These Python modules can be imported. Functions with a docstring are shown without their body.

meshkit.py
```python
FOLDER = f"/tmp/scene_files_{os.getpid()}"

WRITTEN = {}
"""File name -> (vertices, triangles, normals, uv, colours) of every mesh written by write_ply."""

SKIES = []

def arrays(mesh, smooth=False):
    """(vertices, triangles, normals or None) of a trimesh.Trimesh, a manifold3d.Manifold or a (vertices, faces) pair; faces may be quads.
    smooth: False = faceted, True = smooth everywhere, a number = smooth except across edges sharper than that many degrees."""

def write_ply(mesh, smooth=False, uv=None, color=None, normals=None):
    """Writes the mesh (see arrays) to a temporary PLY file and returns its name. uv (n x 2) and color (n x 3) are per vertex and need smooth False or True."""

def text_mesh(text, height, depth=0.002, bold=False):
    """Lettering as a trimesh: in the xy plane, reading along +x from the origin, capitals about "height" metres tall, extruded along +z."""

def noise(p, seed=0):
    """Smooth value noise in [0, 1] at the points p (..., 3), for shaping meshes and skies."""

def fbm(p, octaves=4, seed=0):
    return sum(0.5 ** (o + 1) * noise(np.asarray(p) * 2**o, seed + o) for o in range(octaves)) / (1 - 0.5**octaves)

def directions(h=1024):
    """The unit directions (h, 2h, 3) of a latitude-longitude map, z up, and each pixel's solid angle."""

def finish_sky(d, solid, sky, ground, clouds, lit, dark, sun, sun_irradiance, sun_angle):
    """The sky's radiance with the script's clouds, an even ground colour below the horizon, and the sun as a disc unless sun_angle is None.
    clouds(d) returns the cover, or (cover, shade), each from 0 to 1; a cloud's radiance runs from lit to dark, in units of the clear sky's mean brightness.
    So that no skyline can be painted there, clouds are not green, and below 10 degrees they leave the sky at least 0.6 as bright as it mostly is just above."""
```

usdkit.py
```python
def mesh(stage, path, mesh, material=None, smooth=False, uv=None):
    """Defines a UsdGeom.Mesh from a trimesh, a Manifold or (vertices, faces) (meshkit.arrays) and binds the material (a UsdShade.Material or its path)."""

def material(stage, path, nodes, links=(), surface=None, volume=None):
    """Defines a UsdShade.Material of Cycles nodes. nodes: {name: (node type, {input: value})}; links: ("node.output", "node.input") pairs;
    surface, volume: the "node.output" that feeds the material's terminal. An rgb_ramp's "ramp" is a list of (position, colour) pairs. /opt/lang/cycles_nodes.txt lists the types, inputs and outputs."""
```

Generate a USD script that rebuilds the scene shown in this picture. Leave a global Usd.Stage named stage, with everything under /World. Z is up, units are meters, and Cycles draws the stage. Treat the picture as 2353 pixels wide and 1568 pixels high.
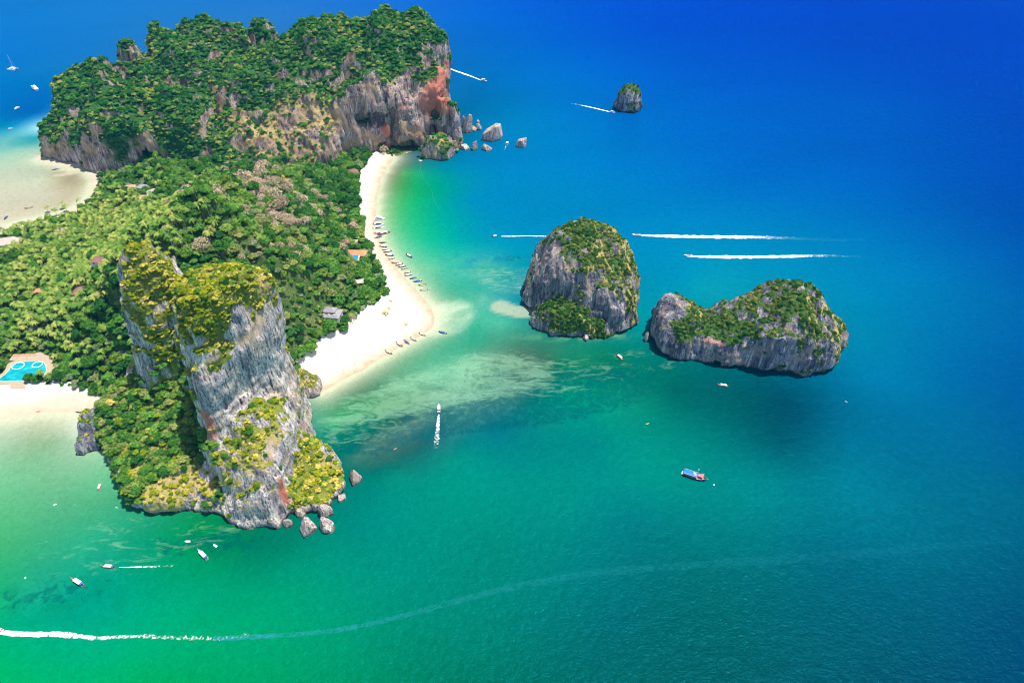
import math, random
import numpy as np, trimesh, shapely
from scipy import ndimage
from scipy.interpolate import RBFInterpolator, RegularGridInterpolator
from pxr import Usd, UsdGeom, UsdLux, UsdShade, Sdf, Gf, Vt
import usdkit, meshkit

# ------------------------------------------------------------------ camera, sky, sun
stage = Usd.Stage.CreateInMemory()
UsdGeom.SetStageUpAxis(stage, UsdGeom.Tokens.z)
UsdGeom.SetStageMetersPerUnit(stage, 1.0)
UsdGeom.Xform.Define(stage, '/World'); UsdGeom.Scope.Define(stage, '/World/Looks')
PITCH, CAM_H, EXPOSURE = math.radians(40.0), 436.0, 0.55
cam = UsdGeom.Camera.Define(stage, '/World/camera')
cam.CreateHorizontalApertureAttr(36.0); cam.CreateVerticalApertureAttr(24.0); cam.CreateFocalLengthAttr(24.0)
cam.CreateClippingRangeAttr(Gf.Vec2f(1, 60000)); cam.CreateExposureAttr(EXPOSURE)
cam.AddTranslateOp().Set(Gf.Vec3d(0, 0, CAM_H)); cam.AddRotateXOp().Set(90 - math.degrees(PITCH))

SUN_EL, SUN_AZ = math.radians(74.0), math.radians(82.0)          # azimuth from +y towards +x
SUN = np.array([math.cos(SUN_EL) * math.sin(SUN_AZ), math.cos(SUN_EL) * math.cos(SUN_AZ), math.sin(SUN_EL)])
sun = UsdLux.DistantLight.Define(stage, '/World/sun')
sun.CreateNormalizeAttr(True); sun.CreateIntensityAttr(1.15); sun.CreateAngleAttr(0.53); sun.CreateColorAttr(Gf.Vec3f(1.0, 0.95, 0.86))
sun.AddRotateZOp().Set(-math.degrees(SUN_AZ)); sun.AddRotateXOp().Set(-(90 - math.degrees(SUN_EL)))
dome = UsdLux.DomeLight.Define(stage, '/World/sky')
dome_mat = usdkit.material(stage, '/World/Looks/sky_air', {
    's': ('sky_texture', {'sky_type': 'single_scattering', 'sun_disc': False, 'sun_elevation': SUN_EL, 'sun_rotation': SUN_AZ}),
    'b': ('background_shader', {'strength': 0.11})}, [('s.color', 'b.color')], surface='b.background')
UsdShade.MaterialBindingAPI.Apply(dome.GetPrim()).Bind(dome_mat)
for k_, t_ in (('label', 'clear blue daylight sky above the bay'), ('category', 'sky'), ('kind', 'structure')): dome.GetPrim().SetCustomDataByKey(k_, t_)

# ------------------------------------------------------------------ helpers
SP, CP = math.sin(PITCH), math.cos(PITCH)
def P(px, py, z=0.0, back=0.0, dx=0.0):
    """World point at height z that the photograph (2352 wide) shows at px, py; used to survey positions."""
    u, v = (px - 1176) / 1568, (py - 784) / 1568
    t = (CAM_H - z) / (SP + v * CP)
    return np.array([u * t + dx, t * (CP - v * SP) + back, z])
def PP(pts, z=0.0): return [tuple(P(a, b, z)[:2]) for a, b in pts]
def to_px(p):
    p = np.asarray(p, float); x, y, z = p[..., 0], p[..., 1], p[..., 2] - CAM_H
    d = y * CP - z * SP; dn = -z * CP - y * SP
    return np.stack([1176 + 1568 * x / d, 784 + 1568 * dn / d], -1), d

used = {}
def numbered(name):
    k = used.get(name, 0); used[name] = k + 1
    return name if k == 0 else f'{name}_{k:03d}'
def path_for(name, parent=None):
    base = str(parent.GetPath()) if parent is not None else '/World'
    key = base + '/' + name
    k = used.get(key, 0); used[key] = k + 1
    return key if k == 0 else f'{key}_{k:03d}'
def tag(prim, label=None, cat=None, group=None, kind=None):
    prim = prim.GetPrim() if hasattr(prim, 'GetPrim') else prim
    for k, t in (('label', label), ('category', cat), ('group', group), ('kind', kind)):
        if t: prim.SetCustomDataByKey(k, t)
    return prim
def xf(prim, loc=(0, 0, 0), rotz=0.0, scale=1.0, tilt=0.0):
    x = UsdGeom.Xformable(prim)
    x.ClearXformOpOrder()
    x.AddTranslateOp().Set(Gf.Vec3d(*map(float, loc))); x.AddRotateZOp().Set(math.degrees(rotz))
    if tilt: x.AddRotateXOp().Set(math.degrees(tilt))
    s = (scale,) * 3 if np.ndim(scale) == 0 else scale
    x.AddScaleOp().Set(Gf.Vec3f(*map(float, s)))
def thing(name, label, cat, loc=(0, 0, 0), rotz=0.0, scale=1.0, group=None, kind=None):
    x = UsdGeom.Xform.Define(stage, path_for(name)); xf(x, loc, rotz, scale)
    return tag(x.GetPrim(), label, cat, group, kind)
def obj(name, m, material, parent=None, smooth=False, label=None, attrs=None):
    path = path_for(name, parent)
    g = usdkit.mesh(stage, path, m, material, smooth=smooth)
    if attrs:
        api = UsdGeom.PrimvarsAPI(g)
        for k, a in attrs.items():
            a = np.asarray(a, np.float32)
            if a.ndim == 2: api.CreatePrimvar(k, Sdf.ValueTypeNames.Color3fArray, 'vertex').Set(Vt.Vec3fArray.FromNumpy(a))
            else: api.CreatePrimvar(k, Sdf.ValueTypeNames.FloatArray, 'vertex').Set(Vt.FloatArray.FromNumpy(a))
    if label: g.GetPrim().SetCustomDataByKey('label', label)
    return g.GetPrim()
def dup(root, loc, rotz, scale, label, group=None):
    """A copy of a finished thing under the next number, with its own label."""
    name = root.GetName()
    if name[-4:-3] == '_' and name[-3:].isdigit(): name = name[:-4]
    r = UsdGeom.Xform.Define(stage, path_for(name)).GetPrim()
    r.GetReferences().AddInternalReference(root.GetPath()); r.SetInstanceable(True)
    xf(r, loc, rotz, scale)
    return tag(r, label, root.GetCustomDataByKey('category'), group)

def box(x0, x1, y0, y1, z0, z1):
    m = trimesh.creation.box((x1 - x0, y1 - y0, z1 - z0)); m.apply_translation(((x0 + x1) / 2, (y0 + y1) / 2, (z0 + z1) / 2)); return m
def join(*ms): return trimesh.util.concatenate([m for m in ms if m is not None])
def tube(pts, radii, sides=6, cap=True):
    pts = np.asarray(pts, float); radii = np.broadcast_to(np.asarray(radii, float), len(pts))
    d = np.gradient(pts, axis=0); d /= np.linalg.norm(d, axis=1, keepdims=True) + 1e-9
    up = np.where(np.abs(d[:, 2:3]) > 0.9, [[1.0, 0, 0]], [[0, 0, 1.0]])
    a = np.cross(d, up); a /= np.linalg.norm(a, axis=1, keepdims=True) + 1e-9; b = np.cross(d, a)
    th = np.arange(sides) / sides * 2 * math.pi
    v = (pts[:, None] + radii[:, None, None] * (np.cos(th)[None, :, None] * a[:, None] + np.sin(th)[None, :, None] * b[:, None])).reshape(-1, 3)
    f = []
    for i in range(len(pts) - 1):
        for j in range(sides):
            p, q = i * sides + j, i * sides + (j + 1) % sides
            f += [[p, q, q + sides], [p, q + sides, p + sides]]
    if cap:
        for i in (0, len(pts) - 1):
            v = np.vstack([v, pts[i]]); c = len(v) - 1
            for j in range(sides):
                p, q = i * sides + j, i * sides + (j + 1) % sides
                f.append([p, c, q] if i == 0 else [p, q, c])
    return trimesh.Trimesh(v, np.array(f)[:, ::-1], process=False)
def loft(rings, close=False, caps=True):
    """Skin through rings of equal point counts."""
    n = len(rings[0]); v = np.vstack(rings); f = []
    for i in range(len(rings) - 1):
        for j in range(n if close else n - 1):
            p, q = i * n + j, i * n + (j + 1) % n
            f += [[p, q, q + n], [p, q + n, p + n]]
    if caps and close:
        for i in (0, len(rings) - 1):
            for j in range(1, n - 1):
                t = [i * n, i * n + j, i * n + j + 1]; f.append(t[::-1] if i == 0 else t)
    return trimesh.Trimesh(v, np.array(f), process=False)

def lin(c):
    c = np.asarray(c, float) / 255.0
    return np.where(c <= 0.04045, c / 12.92, ((c + 0.055) / 1.055) ** 2.4)
def hsh(*k): return random.Random(repr(k)).random()

# ------------------------------------------------------------------ materials
def M(name, nodes, links, surface): return usdkit.material(stage, '/World/Looks/' + name, nodes, links, surface=surface)
def plain(name, color, rough=0.6, spec=0.3, var=0.12, scale=1.5, metallic=0.0):
    c = np.asarray(color, float)
    return M(name, {'t': ('texture_coordinate', {}), 'n': ('noise_texture', {'scale': scale, 'detail': 3.0}),
                    'r': ('rgb_ramp', {'ramp': [(0.3, c * (1 - var)), (0.7, np.minimum(c * (1 + var), 1))]}),
                    'p': ('principled_bsdf', {'roughness': rough, 'specular_ior_level': spec, 'metallic': metallic})},
             [('t.object', 'n.vector'), ('n.fac', 'r.fac'), ('r.color', 'p.base_color')], 'p.BSDF')

def foliage(name, ramp, transl=0.22, leafvar=(0.55, 1.35), zone=None):
    """Leaves: the tone of each plant from its own random number, a finer change from leaf to leaf."""
    nodes = {'oi': ('object_info', {}), 'r': ('rgb_ramp', {'ramp': ramp}),
             'g': ('geometry', {}), 'n': ('noise_texture', {'scale': 0.55, 'detail': 3.0, 'roughness': 0.65}),
             'mr': ('map_range', {'from_min': 0.3, 'from_max': 0.7, 'to_min': leafvar[0], 'to_max': leafvar[1]}),
             'cx': ('combine_xyz', {}),
             'big': ('noise_texture', {'scale': 0.018, 'detail': 2.0}),
             'add': ('math', {'math_type': 'multiply_add', 'value2': 1.1, 'value3': -0.55}),
             'sum': ('math', {'math_type': 'add', 'use_clamp': True}),
             'm': ('mix_color', {'blend_type': 'multiply', 'fac': 1.0}),
             'd': ('diffuse_bsdf', {'roughness': 0.5}), 't': ('translucent_bsdf', {}), 'x': ('mix_closure', {'fac': transl})}
    links = [('g.position', 'n.vector'), ('g.position', 'big.vector'), ('big.fac', 'add.value1'), ('oi.random', 'sum.value1'), ('add.value', 'sum.value2'),
             ('sum.value', 'r.fac'), ('n.fac', 'mr.value'), ('mr.result', 'cx.x'), ('mr.result', 'cx.y'), ('mr.result', 'cx.z'),
             ('r.color', 'm.a'), ('cx.vector', 'm.b'), ('m.result', 'd.color'), ('m.result', 't.color'), ('d.BSDF', 'x.closure1'), ('t.BSDF', 'x.closure2')]
    return M(name, nodes, links, 'x.closure')

def rock(name, greys, stain, stain_at=(0.55, 0.7), veg=(0.10, 0.13, 0.03), dry=(0.42, 0.33, 0.12), red=(0.50, 0.17, 0.11)):
    """Limestone: vertical streaks, ochre stains, dark pits; the primvars veg and red say where plants and red stains cover it."""
    nodes = {'g': ('geometry', {}), 'mp': ('mapping', {'scale': (0.13, 0.13, 0.014)}), 'mp2': ('mapping', {'scale': (0.65, 0.65, 0.05)}),
             'n1': ('noise_texture', {'scale': 1.0, 'detail': 5.0, 'roughness': 0.62, 'distortion': 0.15}),
             'n2': ('noise_texture', {'scale': 1.0, 'detail': 4.0, 'roughness': 0.6}),
             'n3': ('noise_texture', {'scale': 0.035, 'detail': 4.0, 'roughness': 0.6, 'distortion': 0.8}),
             'n4': ('noise_texture', {'scale': 0.9, 'detail': 3.0}), 'mp5': ('mapping', {'scale': (0.8, 0.8, 0.32)}), 'n5': ('noise_texture', {'scale': 1.0, 'detail': 3.0, 'roughness': 0.7}),
             'r5': ('rgb_ramp', {'ramp': [(0.35, (0.22, 0.22, 0.25)), (0.46, (0.9, 0.9, 0.9)), (0.6, (1.12, 1.1, 1.08)), (0.72, (1.45, 1.4, 1.35))]}), 'mul5': ('mix_color', {'blend_type': 'multiply', 'fac': 1.0}), 'b5': ('bump', {'strength': 0.9, 'distance': 1.0}),
             'r1': ('rgb_ramp', {'ramp': greys}),
             'r2': ('rgb_ramp', {'ramp': [(0.34, (0.16, 0.16, 0.19)), (0.45, (0.85, 0.85, 0.85)), (0.62, (1.1, 1.08, 1.05)), (0.75, (1.5, 1.45, 1.4))]}),
             'mul': ('mix_color', {'blend_type': 'multiply', 'fac': 1.0}),
             'rs': ('map_range', {'from_min': stain_at[0], 'from_max': stain_at[1], 'to_min': 0.0, 'to_max': 0.85, 'clamp': True}),
             'st': ('mix_color', {'b': stain}),
             'adry': ('attribute', {'attribute': 'dry'}), 'dn': ('math', {'math_type': 'multiply_add', 'value2': 0.7, 'value3': -0.35}), 'ds': ('math', {'math_type': 'add'}), 'dr': ('map_range', {'from_min': 0.25, 'from_max': 0.6, 'clamp': True}), 'dm': ('mix_color', {'b': dry}),
             'ared': ('attribute', {'attribute': 'red'}), 'nr': ('math', {'math_type': 'multiply'}), 'rr': ('map_range', {'from_min': 0.14, 'from_max': 0.42, 'clamp': True}),
             'rd': ('mix_color', {'b': red}),
             'av': ('attribute', {'attribute': 'veg'}), 'nv': ('math', {'math_type': 'multiply_add', 'value2': 0.9, 'value3': -0.45}), 'vs': ('math', {'math_type': 'add'}),
             'vr': ('map_range', {'from_min': 0.35, 'from_max': 0.6, 'clamp': True}),
             'vcol': ('rgb_ramp', {'ramp': [(0.3, np.array(veg) * 0.8), (0.7, np.array(veg) * 1.4)]}),
             'vm': ('mix_color', {}),
             'zz': ('separate_xyz', {}), 'zn': ('math', {'math_type': 'multiply_add', 'value2': 3.0}), 'tide': ('map_range', {'from_min': 2.2, 'from_max': 3.6, 'to_min': 0.30, 'to_max': 1.0, 'clamp': True}), 'tc': ('combine_xyz', {}), 'tm': ('mix_color', {'blend_type': 'multiply', 'fac': 1.0}),
             'b1': ('bump', {'strength': 0.8, 'distance': 1.2}), 'b2': ('bump', {'strength': 0.8, 'distance': 0.8}),
             'p': ('principled_bsdf', {'roughness': 0.9, 'specular_ior_level': 0.15})}
    links = [('g.position', 'mp.vector'), ('mp.vector', 'n1.vector'), ('g.position', 'mp2.vector'), ('mp2.vector', 'n2.vector'), ('g.position', 'n3.vector'), ('g.position', 'n4.vector'),
             ('n1.fac', 'r1.fac'), ('n2.fac', 'r2.fac'), ('r1.color', 'mul.a'), ('r2.color', 'mul.b'),
             ('n3.fac', 'rs.value'), ('rs.result', 'st.fac'), ('g.position', 'mp5.vector'), ('mp5.vector', 'n5.vector'), ('n5.fac', 'r5.fac'), ('mul.result', 'mul5.a'), ('r5.color', 'mul5.b'), ('mul5.result', 'st.a'), ('n5.fac', 'b5.height'), ('b2.normal', 'b5.normal'),
             ('ared.fac', 'nr.value1'), ('n1.fac', 'nr.value2'), ('nr.value', 'rr.value'), ('rr.result', 'rd.fac'), ('st.result', 'rd.a'),
             ('n4.fac', 'nv.value1'), ('av.fac', 'vs.value1'), ('nv.value', 'vs.value2'), ('vs.value', 'vr.value'), ('vr.result', 'vm.fac'),
             ('n4.fac', 'vcol.fac'), ('n4.fac', 'dn.value1'), ('adry.fac', 'ds.value1'), ('dn.value', 'ds.value2'), ('ds.value', 'dr.value'), ('dr.result', 'dm.fac'), ('vcol.color', 'dm.a'), ('rd.result', 'vm.a'), ('dm.result', 'vm.b'), ('g.position', 'zz.vector'), ('n5.fac', 'zn.value1'), ('zz.z', 'zn.value3'), ('zn.value', 'tide.value'), ('tide.result', 'tc.x'), ('tide.result', 'tc.y'), ('tide.result', 'tc.z'), ('vm.result', 'tm.a'), ('tc.vector', 'tm.b'), ('tm.result', 'p.base_color'),
             ('n1.fac', 'b1.height'), ('n2.fac', 'b2.height'), ('b1.normal', 'b2.normal'), ('b5.normal', 'p.normal')]
    return M(name, nodes, links, 'p.BSDF')

G_LIGHT = [(0.30, (0.11, 0.105, 0.12)), (0.42, (0.37, 0.34, 0.35)), (0.53, (0.58, 0.52, 0.48)), (0.68, (0.76, 0.67, 0.58))]
G_DARK = [(0.30, (0.03, 0.037, 0.055)), (0.42, (0.115, 0.12, 0.16)), (0.53, (0.24, 0.235, 0.275)), (0.66, (0.52, 0.48, 0.47))]
G_WARM = [(0.30, (0.06, 0.045, 0.05)), (0.42, (0.24, 0.175, 0.175)), (0.54, (0.44, 0.34, 0.31)), (0.68, (0.66, 0.53, 0.45))]
G_PINK = [(0.28, (0.20, 0.16, 0.15)), (0.42, (0.44, 0.36, 0.33)), (0.55, (0.60, 0.50, 0.45)), (0.70, (0.72, 0.62, 0.55))]
R = {'tower': rock('tower_limestone', G_LIGHT, (0.56, 0.38, 0.23), (0.52, 0.68), veg=(0.17, 0.19, 0.03)),
     'island': rock('island_limestone', G_DARK, (0.42, 0.29, 0.21), (0.53, 0.70), veg=(0.05, 0.10, 0.02)),
     'headland': rock('headland_limestone', G_WARM, (0.44, 0.29, 0.17), (0.48, 0.62), veg=(0.035, 0.10, 0.025), dry=(0.40, 0.30, 0.14)),
     'boulder': rock('boulder_limestone', G_PINK, (0.46, 0.33, 0.26), (0.5, 0.7))}
F = {'dark': foliage('dark_green_leaves', [(0, (0.031, 0.132, 0.025)), (0.5, (0.055, 0.193, 0.032)), (1, (0.095, 0.261, 0.040))]),
     'mid': foliage('mid_green_leaves', [(0, (0.054, 0.187, 0.023)), (0.5, (0.108, 0.272, 0.034)), (1, (0.197, 0.331, 0.041))]),
     'bright': foliage('bright_green_leaves', [(0, (0.101, 0.301, 0.042)), (0.5, (0.183, 0.388, 0.058)), (1, (0.325, 0.445, 0.086))]),
     'olive': foliage('olive_green_leaves', [(0, (0.169, 0.250, 0.057)), (0.5, (0.280, 0.344, 0.081)), (1, (0.400, 0.421, 0.122))]),
     'pale': foliage('pale_green_leaves', [(0, (0.215, 0.301, 0.133)), (0.5, (0.287, 0.358, 0.173)), (1, (0.388, 0.431, 0.234))]),
     'yellow': foliage('yellow_orange_leaves', [(0, (0.435, 0.290, 0.029)), (0.5, (0.609, 0.392, 0.043)), (1, (0.667, 0.522, 0.087))]),
     'bare': foliage('grey_pink_twigs', [(0, (0.470, 0.360, 0.241)), (0.5, (0.626, 0.473, 0.326)), (1, (0.731, 0.571, 0.411))], transl=0.1),
     'palm': foliage('palm_fronds', [(0, (0.131, 0.268, 0.045)), (0.5, (0.237, 0.359, 0.064)), (1, (0.428, 0.467, 0.115))], leafvar=(0.8, 1.25)),
     'tower': foliage('tower_shrub_leaves', [(0, (0.112, 0.213, 0.010)), (0.35, (0.275, 0.350, 0.014)), (0.7, (0.475, 0.463, 0.030)), (1, (0.725, 0.600, 0.144))]),
     'island': foliage('island_shrub_leaves', [(0, (0.022, 0.102, 0.017)), (0.45, (0.058, 0.174, 0.022)), (0.75, (0.174, 0.246, 0.036)), (1, (0.377, 0.348, 0.087))]),
     'headland': foliage('headland_forest_leaves', [(0, (0.028, 0.151, 0.038)), (0.4, (0.056, 0.234, 0.043)), (0.7, (0.121, 0.340, 0.052)), (1, (0.482, 0.468, 0.122))]),
     'dry': foliage('dry_grass_blades', [(0, (0.522, 0.392, 0.116)), (0.5, (0.667, 0.493, 0.174)), (1, (0.797, 0.609, 0.275))], transl=0.1)}
BARK = plain('bark', (0.22, 0.17, 0.12), 0.9); PALE_BARK = plain('pale_bark', (0.45, 0.38, 0.31), 0.9)
WHITE = plain('white_paint', (0.80, 0.80, 0.78), 0.35, 0.5, 0.04); CREAM = plain('cream_canvas', (0.74, 0.70, 0.64), 0.7)
BLUE = plain('blue_tarpaulin', (0.03, 0.17, 0.48), 0.5); BRIGHTBLUE = plain('bright_blue_roof_paint', (0.012, 0.17, 0.56), 0.4, 0.4, 0.2, 0.8); TEAL = plain('teal_tarpaulin', (0.05, 0.36, 0.40), 0.5)
WOOD = plain('boat_wood', (0.24, 0.12, 0.06), 0.6); DARKWOOD = plain('dark_hull_paint', (0.03, 0.035, 0.05), 0.5); PALEWOOD = plain('pale_deck_wood', (0.50, 0.36, 0.24), 0.7)
RED = plain('red_paint', (0.48, 0.05, 0.05), 0.45); PINK = plain('faded_pink_paint', (0.58, 0.28, 0.28), 0.5); NAVY = plain('navy_paint', (0.02, 0.03, 0.09), 0.4)
METAL = plain('engine_metal', (0.10, 0.10, 0.11), 0.4, 0.5, metallic=0.6); GLASS = plain('dark_window_glass', (0.02, 0.03, 0.05), 0.08, 0.6, 0.0)
YELLOW = plain('yellow_plastic', (0.70, 0.50, 0.04), 0.4); ORANGE = plain('orange_plastic', (0.70, 0.20, 0.06), 0.4)
SKIN = plain('skin', (0.45, 0.26, 0.17), 0.6)
TILE = {k: plain(k + '_roof_tiles', c, 0.8, 0.2, 0.2, 0.8) for k, c in (('red_brown', (0.27, 0.12, 0.11)), ('tan', (0.50, 0.31, 0.20)), ('orange', (0.52, 0.25, 0.12)), ('grey', (0.30, 0.28, 0.30)), ('pale', (0.48, 0.40, 0.35)))}
PLASTER = plain('plaster', (0.62, 0.56, 0.48), 0.85)
# ------------------------------------------------------------------ survey of the coast
SHORE_MAIN = [(905, 362), (888, 385), (876, 410), (868, 440), (863, 480), (865, 530), (880, 570), (900, 602), (930, 640), (955, 665), (985, 700), (1000, 732), (994, 752),
              (960, 775), (920, 795), (880, 820), (830, 850), (790, 872), (738, 902)]
VEG_MAIN = [(868, 352), (846, 372), (834, 398), (828, 440), (832, 490), (842, 540), (856, 580), (872, 612), (888, 642), (896, 668), (884, 702), (862, 728), (845, 742), (818, 766), (797, 786), (760, 802), (728, 832), (696, 852)]
SHORE_LEFT = [(245, 1030), (238, 985), (228, 942), (180, 946), (100, 948), (0, 962), (-150, 985)]
SHORE_BAY = [(-300, 580), (-100, 542), (0, 524), (60, 508), (130, 492), (178, 475), (205, 448), (214, 412), (190, 392), (150, 382), (110, 374), (85, 366)]
land_poly = shapely.Polygon(PP(SHORE_BAY) + [(-700, 960), (-600, 1080), (-150, 1080), (-105, 1000)] + PP(SHORE_MAIN) + PP([(690, 925), (650, 1100), (400, 1100), (275, 1060)]) + PP(SHORE_LEFT) + [(-1100, 380), (-1200, 600)]).buffer(0)
beach_polys = {'main': shapely.Polygon([tuple(p) for p in PP(SHORE_MAIN)] + PP(VEG_MAIN)[::-1]).buffer(0),
               'left': shapely.Polygon(PP([(-150, 888), (0, 891), (60, 888), (150, 894), (205, 908), (226, 922), (238, 950), (240, 1040)]) + PP(SHORE_LEFT)).buffer(0),
               'bay': shapely.Polygon(PP(SHORE_BAY) + PP([(90, 362), (120, 368), (160, 376), (205, 388), (226, 402), (222, 432), (214, 458), (190, 488), (140, 508), (80, 520), (0, 540), (-100, 560), (-300, 600)])).buffer(0)}
HILLS = [(-300, 610, 95, 78), (-265, 515, 50, 55), (-330, 540, 60, 30), (-280, 430, 50, 40), (-215, 690, 55, 12), (-330, 760, 80, 14), (-480, 900, 60, 14)]
def inside(poly, X, Y):
    shapely.prepare(poly); return shapely.contains_xy(poly, X.ravel(), Y.ravel()).reshape(X.shape)
GX, GY, GH = np.arange(-1150, -40, 3.0), np.arange(250, 1120, 3.0), 3.0
gx, gy = np.meshgrid(GX, GY, indexing='ij')
land = inside(land_poly, gx, gy)
d_in, d_out = ndimage.distance_transform_edt(land) * GH, ndimage.distance_transform_edt(~land) * GH
sd_land = ndimage.gaussian_filter(np.where(land, d_in - 1.5, -(d_out - 1.5)), 0.8)
hill = sum(h * np.exp(-((gx - x) ** 2 + (gy - y) ** 2) / (2 * s * s)) for x, y, s, h in HILLS)
gn = meshkit.fbm(np.stack([gx / 30, gy / 30, gx * 0], -1), 4, 5)
inl = np.clip((sd_land - 25) / 60, 0, 1)
ground = np.where(sd_land > 0, 3.4 * (1 - np.exp(-sd_land / 28)), np.maximum(0.10 * sd_land, -7)) + inl * (hill * (0.75 + 0.5 * gn) + 1.5 * gn)
def c6(x, y): return (x / 2.613 * 0.9046, (850 + y / 2.613) * 0.9046)
POOLG = 4.2
deck_poly = shapely.Polygon(PP([c6(*q) for q in [(-120, 330), (-60, 250), (30, 220), (70, 165), (90, 130), (160, 128), (230, 126), (260, 112), (330, 150), (345, 185), (380, 205), (365, 260), (300, 290), (170, 322), (150, 345), (70, 345), (-60, 340)]], POOLG)).buffer(2)
dk = inside(deck_poly.buffer(3), gx, gy); flat = np.exp(-(ndimage.distance_transform_edt(~dk) * GH / 14) ** 2) * np.clip(sd_land / 12, 0, 1)
ground = ground * (1 - flat) + (POOLG - 0.7) * flat
ground_at = RegularGridInterpolator((GX, GY), ground, bounds_error=False, fill_value=-7.0)
beach_m = {k: inside(p.buffer(2), gx, gy) & (sd_land < 75 if k == 'main' else sd_land < 60) for k, p in beach_polys.items()}
any_beach = np.zeros_like(land)
for b in beach_m.values(): any_beach |= b
beach_at = RegularGridInterpolator((GX, GY), any_beach.astype(float), bounds_error=False, fill_value=0)
sd_at = RegularGridInterpolator((GX, GY), sd_land, bounds_error=False, fill_value=-300)

def grid_faces(mask_v, nx, ny):
    i, j = np.nonzero(mask_v); a = i * ny + j
    return np.vstack([np.stack([a, a + ny, a + ny + 1], 1), np.stack([a, a + ny + 1, a + 1], 1)])
def sub(v, f):
    u, inv = np.unique(f, return_inverse=True); return v[u], inv.reshape(-1, 3), u
SAND = M('beach_sand', {'g': ('geometry', {}), 's': ('separate_xyz', {}), 'n': ('noise_texture', {'scale': 0.12, 'detail': 6.0, 'roughness': 0.65}), 'n2': ('noise_texture', {'scale': 1.3, 'detail': 3.0}),
                        'h': ('math', {'math_type': 'multiply_add', 'value2': 0.9, 'value3': -0.45}), 'hh': ('math', {'math_type': 'add'}),
                        'r': ('rgb_ramp', {'ramp': [(0.0, (0.40, 0.32, 0.22)), (0.22, (0.52, 0.42, 0.31)), (0.5, (0.62, 0.53, 0.43)), (1.0, (0.73, 0.65, 0.57))]}),
                        'v': ('map_range', {'from_min': 0.3, 'from_max': 0.7, 'to_min': 0.9, 'to_max': 1.05}), 'c': ('combine_xyz', {}), 'm': ('mix_color', {'blend_type': 'multiply', 'fac': 1.0}),
                        'sc': ('math', {'math_type': 'divide', 'value2': 2.6}), 'b': ('bump', {'strength': 0.4, 'distance': 0.3}), 'p': ('principled_bsdf', {'roughness': 0.9, 'specular_ior_level': 0.1})},
         [('g.position', 's.vector'), ('g.position', 'n.vector'), ('g.position', 'n2.vector'), ('s.z', 'sc.value1'), ('n.fac', 'h.value1'), ('sc.value', 'hh.value1'), ('h.value', 'hh.value2'), ('hh.value', 'r.fac'),
          ('n2.fac', 'v.value'), ('v.result', 'c.x'), ('v.result', 'c.y'), ('v.result', 'c.z'), ('r.color', 'm.a'), ('c.vector', 'm.b'), ('m.result', 'p.base_color'), ('n2.fac', 'b.height'), ('b.normal', 'p.normal')], 'p.BSDF')
SOIL = M('forest_floor_soil', {'g': ('geometry', {}), 'n': ('noise_texture', {'scale': 0.06, 'detail': 5.0}), 'n2': ('noise_texture', {'scale': 0.7, 'detail': 4.0}), 'mx': ('mix_float', {'fac': 0.45}),
                               'r': ('rgb_ramp', {'ramp': [(0.36, (0.03, 0.07, 0.02)), (0.5, (0.07, 0.12, 0.03)), (0.60, (0.17, 0.17, 0.07)), (0.7, (0.34, 0.27, 0.15))]}), 'p': ('principled_bsdf', {'roughness': 1.0, 'specular_ior_level': 0.0})},
         [('g.position', 'n.vector'), ('g.position', 'n2.vector'), ('n.fac', 'mx.a'), ('n2.fac', 'mx.b'), ('mx.result', 'r.fac'), ('r.color', 'p.base_color')], 'p.BSDF')
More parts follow.
